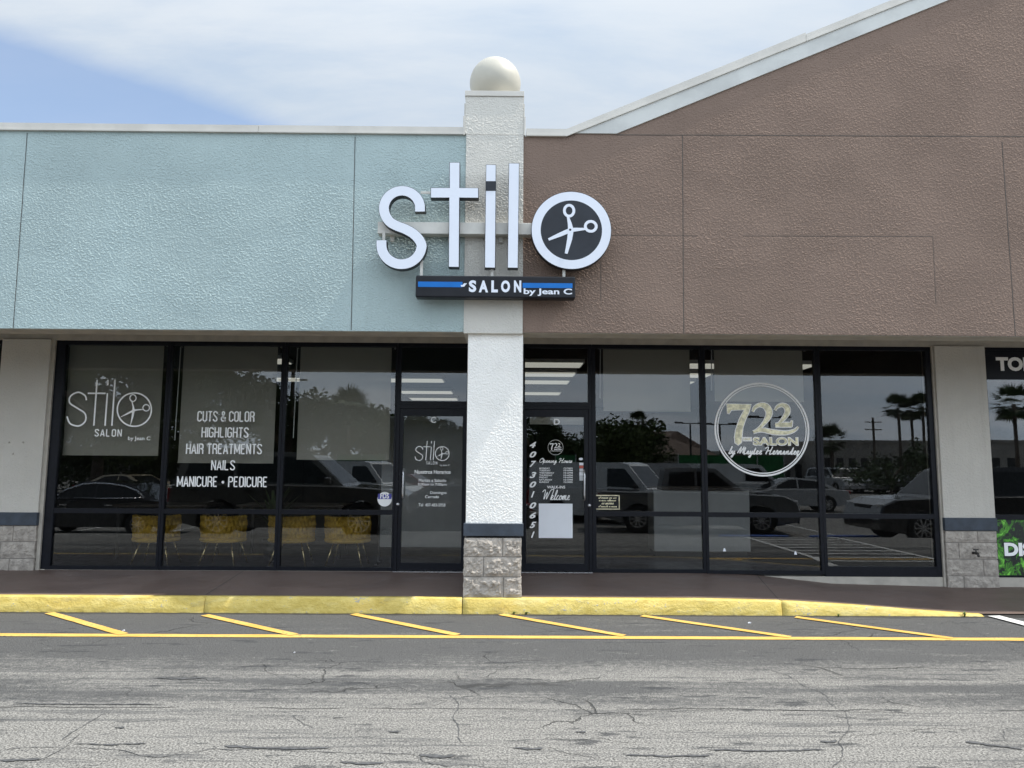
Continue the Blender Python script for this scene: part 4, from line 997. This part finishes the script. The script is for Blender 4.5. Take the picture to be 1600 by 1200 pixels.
def table(x, y, w_, label):
    t = thing('salon_table', label, 'table', (x, y, .155)); q = MB(); q.box(-w_/2, w_/2, -.3, .3, .70, .735); q.build('table_top', M['wood_dark'], t, bevel=.006)
    for sx in (-1, 1):
        for sy in (-1, 1): q = MB(); q.box(sx*(w_/2-.06)-.02, sx*(w_/2-.06)+.02, sy*.25-.02, sy*.25+.02, 0, .70); q.build('leg', M['iron'], t)
table(-4.75, 10.6, 1.3, 'dark table behind the leftmost mustard chair'); table(-3.0, 10.7, 1.5, 'dark table behind the two middle mustard chairs')
t = thing('potted_plant', 'dark leafy plant in a slim black pot between the mustard chairs', 'plant', (at(425, 800, 10.0)[0], 10.1, .155))
q = MB(); q.lathe([(.001, 0), (.10, 0), (.14, .30), (.13, .30), (.12, .27), (.001, .27)], n=24); q.build('pot', M['iron'], t, smooth=True)
q = MB(); rr = random.Random(5)
for k in range(26):
    a = rr.uniform(0, 6.28); l = rr.uniform(.3, .75); b = rr.uniform(.12, .45)
    P = [Vector((0, 0, .27)), Vector((b*.3*math.cos(a), b*.3*math.sin(a), .27+l*.6)), Vector((b*math.cos(a), b*math.sin(a), .27+l))]; P = crv(P, 5); nrm = Vector((-math.sin(a), math.cos(a), 0))
    vs = []
    for i, p in enumerate(P): wv = .028*math.sin(math.pi*(i+.3)/(len(P)+.1)); vs += [p+nrm*wv, p-nrm*wv]
    q.add(vs, [(2*i, 2*i+1, 2*i+3, 2*i+2) for i in range(len(P)-1)])
q.build('leaves', M['leaf_dark'], t)
def counter(xa, xb, y, z1, label, name='reception_counter'):
    t = thing(name, label, 'counter', ((xa+xb)/2, y, .155)); h = (xb-xa)/2; q = MB(); q.box(-h, h, 0, .45, .08, z1-.04); q.build('front_panel', M['panel'], t, bevel=.01)
    q = MB(); q.box(-h-.04, h+.04, -.05, .5, z1-.04, z1); q.build('counter_top', M['wood_dark'], t, bevel=.006); q = MB(); q.box(-h+.03, h-.03, .04, .44, 0, .08); q.build('plinth', M['iron'], t)
counter(2.15, 3.55, 10.8, 1.0, 'pale reception counter behind the plaque and the round emblem')
t = thing('privacy_screen', 'pale grey screen standing behind the glass door marked C', 'screen', (-1.05, 9.9, .155))
q = MB(); q.box(-.62, .60, 0, .03, .22, 1.95); q.build('panel', M['panel'], t); q = MB()
for x in (-.62, .60): q = MB(); q.box(x-.015, x+.015, -.005, .035, 0, 1.97); q.box(x-.02, x+.02, -.2, .2, 0, .03); q.build('post', M['iron'], t)
def troffer(x, y, label):
    t = thing('ceiling_light', label, 'ceiling light', (x, y, 3.15), group='lit ceiling lights inside the shops')
    q = MB(); q.box(-.62, .62, -.30, .30, -.02, .04); q.build('housing', M['vinyl'], t); q = MB(); q.box(-.59, .59, -.27, .27, -.034, -.0205); q.build('diffuser', M['tube_lit'], t)
rows = ((12.2, 'nearest', 'highest'), (13.5, 'second', 'second highest'), (14.8, 'third', 'third highest'), (17.2, 'farthest', 'lowest'))
for y, a, b in rows: troffer(.66, y, a+' lit ceiling light above door D, '+b+' bar in its top glass')
for y, a, b in rows[:3]: troffer(3.15, y, a+' lit ceiling light between two short blinds, '+b+' bar there')
troffer(4.5, 12.2, 'lit ceiling light at the upper right of the round emblem window')
for y, b in ((14.65, 'highest'), (17.1, 'middle'), (18.9, 'lowest')): troffer(-1.86, y, b+' of the three lit bars in the glass above the door marked C')
troffer(-4.2, 12.0, 'lit ceiling light peeping out high between services blind and plain blind'); troffer(-4.15, 14.65, 'lit ceiling light peeping out lower between services blind and plain blind')

# ------------------------------------------------------------------ small things on the ground
def weed(px, py, s_, label):
    p = on_ground(px, py); q = MB(); rr = random.Random(int(px))
    for k in range(26):
        a = rr.uniform(0, 6.28); l = s_*rr.uniform(.5, 1.2); b = l*rr.uniform(.3, 1.1); nrm = Vector((-math.sin(a), math.cos(a), 0))
        P = crv([Vector((0, 0, 0)), Vector((b*.4*math.cos(a), b*.4*math.sin(a), l*.7)), Vector((b*math.cos(a), b*math.sin(a), l*.75))], 3); vs = []
        for i, c in enumerate(P): wv = .006*(1-i/len(P)); vs += [c+nrm*wv, c-nrm*wv]
        q.add(vs, [(2*i, 2*i+1, 2*i+3, 2*i+2) for i in range(len(P)-1)])
    o = q.build('weed', M['weed'], None, recalc=False); o.location = (p.x, min(p.y, KY-.005), .0); tag(o, label, 'weed', 'weeds along the kerb')
weed(1503, 962, .055, 'largest weed tuft, at the tapered right end of the yellow kerb')
weed(822, 960, .03, 'small weed at the kerb foot just right of the pillar')
weed(803, 959, .03, 'small weed at the kerb foot directly below the pillar')
weed(1310, 964, .03, 'small weed at the kerb foot below the right windows')
def scrap(px, py, s_, label):
    p = on_ground(px, py); q = MB(); q.prism([(-s_, 0), (s_*.7, .001), (s_, s_*.5), (.2*s_, s_*.8), (-.8*s_, s_*.5)], -s_*.6, s_*.6); o = q.build('litter', M['paper']); o.location = (p.x, p.y, .001); tag(o, label, 'litter')
scrap(193, 986, .012, 'white paper crumb by the first yellow slanted line'); scrap(1171, 974, .014, 'pale crumb between the two rightmost slanted lines'); scrap(652, 937, .0, '') if False else None
scrap(460, 1020, .007, 'tiny white crumb on the dark asphalt left of centre')

# ------------------------------------------------------------------ across the lot (seen mirrored in the glass)
def mir(px, Yr): d = ray(px, 740); D = 2*YG-Yr; return d.x*D/d.y
def wheel(parent, x, y, r, wd, chrome):
    wh = MB(); wh.lathe([(r*.62, -wd/2), (r*.9, -wd/2), (r, -wd*.35), (r, wd*.35), (r*.9, wd/2), (r*.62, wd/2)], (0, 0, 0), 'Y', 32); o = wh.build('wheel', M['tyre'], parent, smooth=True); o.location = (x, y, r)
    s_ = 1 if y > 0 else -1
    q = MB(); q.ring((0, 0), r*.56, r*.64, s_*wd*.42, 0, 32, s_*wd*.2); q.disc((0, 0), r*.62, s_*wd*.12, 1, 32)
    for k in range(10):
        a = 2*math.pi*k/10; q.sribbon([Vector((r*.08*math.cos(a), r*.08*math.sin(a))), Vector((r*.58*math.cos(a), r*.58*math.sin(a)))], r*.085, s_*wd*.40, s_*wd*.25)
    q.disc((0, 0), r*.13, s_*wd*.43, 0, 16); q.build('rim', [M['chrome'] if chrome else M['steel'], M['tyre']], o)
KIND = {
 'sedan': dict(W=1.82, r=.33, wx=(-1.38, 1.40), low=[(-2.30, .32), (-2.34, .62), (-2.28, .93), (-1.7, .99), (0, .97), (1.0, .95), (1.9, .82), (2.28, .66), (2.34, .45), (2.30, .25)], up=[(-1.85, .985), (-1.0, 1.40), (-.2, 1.46), (.25, 1.43), (1.25, .94)], win=[[(-1.5, 1.02), (-.92, 1.33), (-.2, 1.39), (-.2, 1.01)], [(-.14, 1.01), (-.14, 1.39), (.2, 1.37), (.98, .99)]]),
 'suv': dict(W=2.0, r=.41, wx=(-1.55, 1.55), low=[(-2.60, .42), (-2.64, .75), (-2.58, 1.18), (-1, 1.2), (1.1, 1.17), (2.2, 1.10), (2.55, .95), (2.66, .6), (2.62, .35)], up=[(-2.56, 1.18), (-2.40, 1.84), (-1.6, 1.92), (.1, 1.90), (.45, 1.84), (1.2, 1.16)], win=[[(-2.35, 1.24), (-2.22, 1.76), (-1.25, 1.80), (-1.25, 1.24)], [(-1.18, 1.24), (-1.18, 1.80), (-.25, 1.80), (-.25, 1.23)], [(-.18, 1.23), (-.18, 1.80), (.38, 1.75), (.98, 1.22)]]),
 'van': dict(W=2.0, r=.37, wx=(-1.65, 1.75), low=[(-2.75, .4), (-2.78, .7), (-2.76, 1.2), (0, 1.2), (1.5, 1.18), (2.35, 1.08), (2.72, .9), (2.78, .6), (2.74, .32)], up=[(-2.76, 1.2), (-2.72, 2.0), (-2.5, 2.06), (.7, 2.06), (1.0, 2.0), (1.72, 1.17)], win=[[(.25, 1.26), (.25, 1.86), (.88, 1.86), (1.42, 1.24)]]),
 'pickup': dict(W=2.0, r=.41, wx=(-1.75, 1.75), low=[(-2.88, .5), (-2.9, .8), (-2.86, 1.22), (-1.0, 1.22), (1.2, 1.18), (2.4, 1.12), (2.75, .95), (2.84, .6), (2.8, .4)], up=[(-1.05, 1.2), (-.95, 1.85), (-.5, 1.9), (.5, 1.88), (1.35, 1.17)], win=[[(-.88, 1.25), (-.82, 1.77), (-.1, 1.79), (-.1, 1.24)], [(-.03, 1.24), (-.03, 1.79), (.45, 1.77), (1.1, 1.22)]])}
def vehicle(kind, colour, x, y, rz, label, cat, name, chrome=False, trim=False, group='vehicles parked across the lot'):
    K = KIND[kind]; W_ = K['W']; t = thing(name, label, cat, (x, y, gz(y)), rz, group); pm = PAINT[colour]; r = K['r']; hw = W_/2
    # lower body with wheel arches cut in its outline
    bot = []; zb0 = .26
    for wx in sorted(K['wx'], reverse=True):
        bot += [(wx+(r+.06)*math.cos(R(a)), max(zb0, r+(r+.06)*math.sin(R(a)))) for a in range(-20, 201, 20)]
    poly = K['low']+bot; o = MB(); n = len(poly)
    secs = [(-hw+.0, .94), (-hw+.05, 1.), (hw-.05, 1.), (hw, .94)]; cz = .7
    vs = [(px_*(.985 if s_ < 1 else 1), yy, cz+(pz-cz)*(s_ if pz > cz else 1)) for yy, s_ in secs for px_, pz in poly]
    fs = [tuple(range(n)), tuple(reversed(range(3*n, 4*n)))]+[(q*n+i, q*n+(i+1) % n, (q+1)*n+(i+1) % n, (q+1)*n+i) for q in range(3) for i in range(n)]
    o.add(vs, fs)
    up = K['up']; z0 = min(p[1] for p in up); z1 = max(p[1] for p in up); wb, wt_ = hw-.06, hw-(.24 if kind != 'van' else .13)
    def hy(z): return wb+(wt_-wb)*max(0, (z-z0)/(z1-z0))
    m_ = len(up); vs = [(a, -hy(b), b) for a, b in up]+[(a, hy(b), b) for a, b in up]
    o.add(vs, [tuple(range(m_)), tuple(reversed(range(m_, 2*m_)))]+[(i, i+1, m_+i+1, m_+i) for i in range(m_-1)])
    body = o.build('body', pm, t)
    g_ = MB()
    for wp in K['win']:
        for s_ in (-1, 1): g_ = MB(); g_.add([(a, s_*(hy(b)+.006), b) for a, b in wp], [tuple(range(len(wp)))]); g_.build('side_window', M['carglass'], t)
    def slope_glass(p, q, nm):
        d = Vector((q[0]-p[0], q[1]-p[1])); nn = Vector((-d.y, d.x)).normalized()*.006
        if nn.y < 0: nn = -nn
        a = Vector(p)+d*.08+nn; b = Vector(p)+d*.92+nn; k_ = MB()
        k_.add([(a.x, -hy(a.y)+.07, a.y), (a.x, hy(a.y)-.07, a.y), (b.x, hy(b.y)-.07, b.y), (b.x, -hy(b.y)+.07, b.y)], [(0, 1, 2, 3)]); k_.build(nm, M['carglass'], t)
    slope_glass(up[-2], up[-1], 'windscreen')
    if kind != 'van': slope_glass(up[1], up[0], 'rear_window')
    if trim:
        P = [K['win'][0][0], (-1.25, 1.22), K['win'][0][1], (-.5, 1.385), (-.14, 1.395), K['win'][1][2], (.6, 1.23), K['win'][1][3]]
        for s_ in (-1, 1): k_ = MB(); P3 = [(a, s_*(hy(b)+.012), b) for a, b in P]; k_.tube(P3+[P3[0]], .024, 6); k_.build('window_trim', M['chrome'], t, smooth=True)
    for wx in K['wx']:
        for s_ in (-1, 1): wheel(t, wx, s_*(hw-.12), r, .23, chrome)
    fx, rx = K['low'][-3][0], K['low'][1][0]; zl_ = K['low'][-3][1]
    for s_ in (-1, 1):
        k_ = MB(); k_.box(fx-.25, fx+.015, s_*(hw-.22)-.14, s_*(hw-.22)+.14, zl_-.10, zl_+.04); k_.build('headlight', M['lamp'], t, bevel=.02)
        k_ = MB(); k_.box(rx-.015, rx+.12, s_*(hw-.16)-.12, s_*(hw-.16)+.12, .78, .95 if kind == 'sedan' else 1.1); k_.build('tail_light', M['redlamp'], t, bevel=.015)
        wx_ = K['win'][-1][-1][0]-.1; k_ = MB(); k_.box(wx_-.07, wx_+.07, s_*(hw+.10)-.09, s_*(hw+.10)+.09, z0+.05, z0+.19); k_.build('mirror', pm if colour != 'white' else M['plastic'], t, bevel=.03)
    k_ = MB(); k_.box(fx+.02, fx+.06, -hw+.12, hw-.12, .34, .52); k_.build('front_bumper', M['plastic'], t, bevel=.02)
    k_ = MB(); k_.box(fx-.05, fx+.03, -.42, .42, zl_-.16, zl_+.0); k_.build('grille', M['chrome'] if chrome else M['plastic'], t, bevel=.01)
    k_ = MB()
    for wp in K['win']:
        for s_ in (-1, 1): xh = wp[0][0]+.2 if kind != 'sedan' else wp[-1][0]-.5; k_ = MB(); k_.box(xh, xh+.2, s_*(hw+.012)-.012, s_*(hw+.012)+.012, z0-.12, z0-.09); k_.build('door_handle', M['chrome'] if chrome else pm, t)
    return t
V = vehicle
V('suv', 'charcoal', -4.75, 1.15, 0, 'dark full-size utility vehicle with chrome rims mirrored behind the list of services', 'suv', 'utility_vehicle', True)
V('sedan', 'black', mir(165, -2.2), -2.2, math.pi, 'black sedan with bright chrome window trim mirrored in the leftmost window', 'car', 'sedan', True, True)
V('sedan', 'charcoal', mir(690, -1.5), -1.5, math.pi*.98, 'dark grey sedan mirrored in the glass door marked C', 'car', 'sedan')
V('van', 'white', mir(560, -12), -12., .35, 'white cargo van mirrored beside the door marked C', 'van', 'cargo_van')
V('van', 'white', mir(955, -7.5), -7.5, .55, 'white cargo van facing half right, mirrored above the plaque', 'van', 'cargo_van', True)
V('van', 'silver', mir(1040, -13.5), -13.5, .25, 'silver cargo van mirrored under the short blind beside door D', 'van', 'cargo_van')
V('pickup', 'grey', mir(1085, -4.0), -4.0, .12, 'grey pickup truck mirrored low behind the reception counter', 'pickup', 'pickup_truck')
V('sedan', 'silver', mir(1232, -14.5), -14.5, math.pi+.1, 'silver sedan mirrored under the round number emblem', 'car', 'sedan')
V('suv', 'black', mir(1500, -.8), -.8, math.pi, 'black utility vehicle mirrored at the right edge of the last window', 'suv', 'utility_vehicle')
V('van', 'white', mir(1150, -17), -17., .1, 'white cargo van mirrored just behind the silver sedan', 'van', 'cargo_van')
for px, Yr, kd, c, nm, lab in ((1305, -38, 'suv', 'silver', 'utility_vehicle', 'silver utility vehicle in the far row, mirrored in the last window'), (1340, -38, 'suv', 'grey', 'utility_vehicle', 'grey utility vehicle in the far row, mirrored in the last window'), (1372, -38, 'suv', 'black', 'utility_vehicle', 'black utility vehicle in the far row, mirrored in the last window'),
        (1402, -38, 'sedan', 'white', 'sedan', 'white sedan in the far row, mirrored in the last window'), (1435, -36, 'sedan', 'silver', 'sedan', 'silver sedan in the far row, mirrored in the last window'), (1575, -22, 'suv', 'white', 'utility_vehicle', 'white utility vehicle mirrored in the smoke shop window'), (1590, -34, 'sedan', 'silver', 'sedan', 'silver sedan mirrored in the smoke shop window'),
        (640, -20, 'sedan', 'red', 'sedan', 'red sedan mirrored in the door marked C'), (850, -10, 'sedan', 'red', 'sedan', 'red sedan mirrored in the door marked D'), (905, -24, 'van', 'silver', 'cargo_van', 'silver van mirrored in the door marked D'), (210, -14, 'sedan', 'beige', 'sedan', 'beige sedan mirrored behind the black sedan')):
    V(kd, c, mir(px, Yr), Yr, math.pi/2*(.9 if Yr < -30 else .15), lab, 'car' if kd == 'sedan' else ('van' if kd == 'van' else 'suv'), nm, group='vehicles parked across the lot')

def tree(x, y, h, cr, label, name='broadleaf_tree', leaf='leaf', seed=1, n=9000, group='trees beyond the lot'):
    t = thing(name, label, 'tree', (x, y, gz(y)), 0, group); rr = random.Random(seed); q = MB()
    q.tube([(0, 0, -.2), (.05, .03, h*.2), (.1, -.05, h*.45)], [h*.035, h*.026, h*.018], 10); tips = []
    for k in range(9):
        a = k*2.4+rr.uniform(-.3, .3); l = cr*rr.uniform(.5, .9); z = h*rr.uniform(.36, .9)
        q.tube(crv([Vector((.1, -.05, h*rr.uniform(.28, .45))), Vector((l*.5*math.cos(a), l*.5*math.sin(a), z*.8)), Vector((l*math.cos(a), l*math.sin(a), z))], 3), [h*.012]*3+[h*.006]*4, 6); tips.append(Vector((l*math.cos(a), l*math.sin(a), z)))
    q.build('trunk', M['bark'], t, smooth=True)
    f = MB(); cl2 = [(p+Vector((rr.gauss(0, cr*.22), rr.gauss(0, cr*.22), rr.gauss(0, h*.07))), cr*rr.uniform(.16, .34)) for p in tips for _ in range(5)]
    for k in range(n):
        c, rad = cl2[k % len(cl2)]; d = Vector((rr.gauss(0, 1), rr.gauss(0, 1), rr.gauss(0, .8))).normalized()*rad*rr.random()**.4; p = c+d
        s_ = cr*rr.uniform(.03, .06); a = Vector((rr.gauss(0, 1), rr.gauss(0, 1), rr.gauss(0, .6))).normalized(); b = a.orthogonal().normalized()
        f.add([p-a*s_, p+b*s_*.5, p+a*s_, p-b*s_*.5], [(0, 1, 2, 3)])
    f.build('crown', M[leaf], t, recalc=False); return t
def palm(x, y, h, cr, label, seed=1, kind='fan', name='palm_tree', group='palms beyond the lot'):
    t = thing(name, label, 'palm tree', (x, y, gz(y)), 0, group); rr = random.Random(seed); q = MB()
    q.tube([(0, 0, -.2), (.08, 0, h*.5), (.02, .04, h)], [h*.022+.08, .14, .15], 10); q.build('trunk', M['bark'], t, smooth=True)
    f = MB()
    for k in range(46):
        a = k*2.399; el = R(rr.uniform(-50, 80)); d = Vector((math.cos(a)*math.cos(el), math.sin(a)*math.cos(el), math.sin(el))); c0 = Vector((0, 0, h)); side = d.cross(Vector((0, 0, 1))).normalized(); upv = side.cross(d)
        stem = c0+d*cr*.5
        for j in range(13):
            b = R(-75+150*j/12); e = (d*math.cos(b)+side*math.sin(b)).normalized(); tip = stem+e*cr*rr.uniform(.42, .6)-Vector((0, 0, cr*.12*abs(math.sin(b)))); wv = e.cross(upv).normalized()*cr*.035
            f.add([stem, (stem+tip)/2+wv, tip, (stem+tip)/2-wv], [(0, 1, 2, 3)])
        f.add([c0, stem+side*.02, stem-side*.02], [(0, 1, 2)])
    f.build('crown', M['leaf_dark'], t, recalc=False); return t
tree(mir(150, -17), -17, 9.5, 4.6, 'tallest leafy tree, mirrored behind the thin line scissors logo', seed=2, n=13000)
tree(mir(60, -24), -24, 8.5, 4.4, 'leafy tree mirrored at the far left window edge', seed=8, leaf='leaf_dark')
tree(mir(305, -26), -26, 8.0, 3.8, 'leafy tree mirrored left of the services list', seed=3)
tree(mir(440, -30), -30, 7.4, 3.6, 'leafy tree mirrored right of the services list', seed=4, leaf='leaf_dark')
tree(mir(500, -36), -36, 6.6, 4.6, 'wide leafy tree mirrored behind the blind without lettering', seed=5)
tree(mir(590, -40), -40, 6.2, 4.6, 'low wide tree mirrored next to the door marked C', seed=6)
tree(mir(690, -44), -44, 5.4, 4.2, 'low tree mirrored in the door marked C', seed=9)
tree(mir(835, -40), -40, 5.8, 3.4, 'low tree mirrored in the door marked D', seed=10, leaf='leaf_dark')
tree(mir(905, -46), -46, 5.6, 4.6, 'wide low tree mirrored at the right of the door marked D', seed=11)
tree(mir(960, -52), -52, 5.6, 4.0, 'low dark tree mirrored under the short blind', seed=12, leaf='leaf_dark')
tree(mir(1390, -24), -24, 3.0, 2.2, 'bushy island tree mirrored in the last window', seed=13, leaf='leaf_dark', n=3000)
def hedge(xa, xb, y, h, label, seed):
    t = thing('hedge', label, 'hedge', ((xa+xb)/2, y, gz(y)), 0, 'hedges at the far edge of the lot'); hw = (xb-xa)/2; rr = random.Random(seed); f = MB()
    for k in range(int(hw*900)):
        x = rr.uniform(-hw, hw); top = h*(.75+.45*noise.noise((x*.5, seed, 0))); p = Vector((x, rr.gauss(0, .5), top*rr.random()**.6)); s_ = rr.uniform(.12, .24)
        a = Vector((rr.gauss(0, 1), rr.gauss(0, 1), rr.gauss(0, 1))).normalized(); b = a.orthogonal().normalized(); f.add([p-a*s_, p+b*s_*.5, p+a*s_, p-b*s_*.5], [(0, 1, 2, 3)])
    f.build('foliage', M['leaf_dark'], t, recalc=False)
    q = MB()
    for k in range(int(hw*1.2)): x = -hw+2*hw*(k+.5)/int(hw*1.2); q.tube([(x, 0, -.1), (x+.1, 0, h*.5)], [.05, .03], 6)
    q.build('stems', M['bark'], t)
hedge(mir(60, -34), mir(470, -34), -34, 3.4, 'long dark hedge mirrored below the left trees', 3); hedge(mir(470, -48), mir(700, -48), -48, 3.6, 'hedge mirrored behind the white van beside the door marked C', 6); hedge(mir(825, -50), mir(1000, -50), -50, 3.2, 'hedge mirrored behind the vans near the door marked D', 9)
palm(mir(540, -30), -30, 5.3, 1.9, 'cabbage palm mirrored in the middle of the plain blind', 1)
palm(mir(998, -50), -50, 6.0, 1.2, 'small palm mirrored beside a utility pole', 2)
palm(mir(1300, -38), -38, 3.9, 1.5, 'short palm mirrored at the left of the last window', 3)
palm(mir(1408, -62), -62, 8.4, 1.9, 'left of the three tall palms mirrored in the last window', 4)
palm(mir(1428, -64), -64, 8.3, 1.7, 'middle of the three tall palms mirrored in the last window', 5)
palm(mir(1446, -62), -62, 8.6, 1.8, 'right of the three tall palms mirrored in the last window', 6)
palm(mir(1590, -40), -40, 7.0, 1.9, 'tall palm mirrored in the smoke shop window', 7)
def lamp_post(x, y, h, label):
    t = thing('parking_light', label, 'light pole', (x, y, gz(y)), 0, 'parking lot light poles'); q = MB(); q.tube([(0, 0, .5), (0, 0, h)], [.10, .07], 10); q.build('pole', M['pole'], t)
    q = MB(); q.lathe([(.001, 0), (.28, 0), (.28, .6), (.001, .6)], n=20); q.build('footing', M['wall_far'], t); q = MB(); q.box(-.9, .9, -.04, .04, h-.08, h); q.build('arm', M['pole'], t)
    for s_ in (-1, 1): q = MB(); q.box(s_*1.05-.35, s_*1.05+.35, -.2, .2, h-.06, h+.08); q.build('lamp_head', M['pole'], t, bevel=.03)
lamp_post(mir(1205, -30), -30, 5.2, 'twin-arm light pole mirrored inside the round number emblem'); lamp_post(mir(1127, -42), -42, 5.4, 'twin-arm light pole mirrored at the left rim of the round emblem'); lamp_post(mir(1080, -48), -48, 5.8, 'twin-arm light pole mirrored between the two short blinds')
def util(px, Yr, h, label):
    t = thing('utility_pole', label, 'utility pole', (mir(px, Yr), Yr, gz(Yr)), 0, 'utility poles beyond the lot'); q = MB(); q.tube([(0, 0, -.2), (0, 0, h)], [.16, .11], 10); q.build('pole', M['wood_pole'], t)
    for z in (h-.5, h-1.3): q = MB(); q.box(-.9, .9, -.06, .06, z-.05, z+.05); q.build('crossarm', M['wood_pole'], t)
util(1368, -60, 7.2, 'utility pole mirrored left of the three tall palms'); util(1005, -52, 6.6, 'utility pole mirrored next to the small palm'); util(452, -28, 8.5, 'utility pole mirrored between services list and plain blind')
def fence(xa, xb, y, h, label):
    t = thing('green_fence', label, 'fence', ((xa+xb)/2, y, gz(y))); hw = (xb-xa)/2; q = MB(); q.box(-hw, hw, -.01, .01, .15, h); q.build('screen', M['green_mesh'], t); n = int(hw)+1
    for k in range(n+1): x = -hw+2*hw*k/n; q = MB(); q.tube([(x, .05, 0), (x, .05, h+.08)], .035, 8); q.build('post', M['steel'], t)
fence(mir(1060, -27), mir(1225, -27), -27, 2.6, 'long green fabric fence mirrored below the number emblem'); fence(mir(525, -27), mir(603, -27), -27, 2.5, 'short green fabric fence mirrored above the white van'); fence(mir(868, -30), mir(900, -30), -30, 2.6, 'green fabric fence mirrored in the door marked D')
def house(xa, xb, y, he, hr, dp, label, name='low_building', roofm='roof_far', nwin=6):
    t = thing(name, label, 'building', ((xa+xb)/2, y, gz(y))); hw = (xb-xa)/2; q = MB(); q.box(-hw, hw, -dp, 0, 0, he); q.build('wall', M['wall_far'], t); q = MB()
    if hr: q.add([(-hw-.6, .6, he), (hw+.6, .6, he), (hw+.6, -dp-.6, he), (-hw-.6, -dp-.6, he), (-hw+dp*.5, -dp/2, he+hr), (hw-dp*.5, -dp/2, he+hr)], [(0, 1, 5, 4), (1, 2, 5), (2, 3, 4, 5), (3, 0, 4), (0, 3, 2, 1)])
    else: q.box(-hw-.2, hw+.2, -dp-.2, .2, he, he+.35)
    q.build('roof', M[roofm], t)
    for k in range(nwin): x = -hw+2*hw*(k+.5)/nwin; q = MB(); q.box(x-hw/nwin*.55, x+hw/nwin*.55, -.02, .03, .4, he*.62); q.build('window', M['glass_far'], t)
house(mir(1000, -56), mir(1110, -56), -56, 3.0, 2.6, 10, 'brown hip-roofed building mirrored beyond the vans', 'hip_roofed_building')
house(mir(930, -66), mir(990, -66), -66, 3.0, 2.2, 9, 'smaller hip-roofed building mirrored left of the small palm', 'hip_roofed_building', nwin=4)
house(mir(1285, -74), mir(1475, -74), -74, 4.9, 0, 20, 'long flat-roofed store building mirrored in the last window', 'store_building', 'wall_far', 10)
house(mir(1130, -80), mir(1275, -80), -80, 3.6, 0, 16, 'lower flat-roofed store building mirrored behind the round emblem', 'store_building', 'wall_far', 8)
house(mir(1490, -78), mir(1700, -78), -78, 5.2, 0, 20, 'tall flat-roofed store building mirrored in the smoke shop window', 'store_building', 'wall_far', 8)
house(mir(560, -62), mir(900, -62), -62, 2.6, 0, 12, 'low store building mirrored behind the two doors', 'store_building', 'wall_far', 10)
house(mir(-150, -60), mir(450, -60), -60, 3.2, 0, 12, 'wide store building mirrored behind the left trees', 'store_building', 'wall_far', 14)
for px, lab in ((1212, 'blue wheel stop mirrored left below the silver sedan'), (1255, 'blue wheel stop mirrored right below the silver sedan')):
    Yr = -.4; q = MB(); q.prism([(-.9, 0), (.9, 0), (.86, .13), (-.86, .13)], -.08, .08); o = q.build('wheel_stop', M['blue_paint'], None, bevel=.015); o.location = (mir(px, Yr)+(1.0 if px > 1230 else -.6), Yr, gz(Yr)); tag(o, lab, 'wheel stop', 'blue wheel stops')
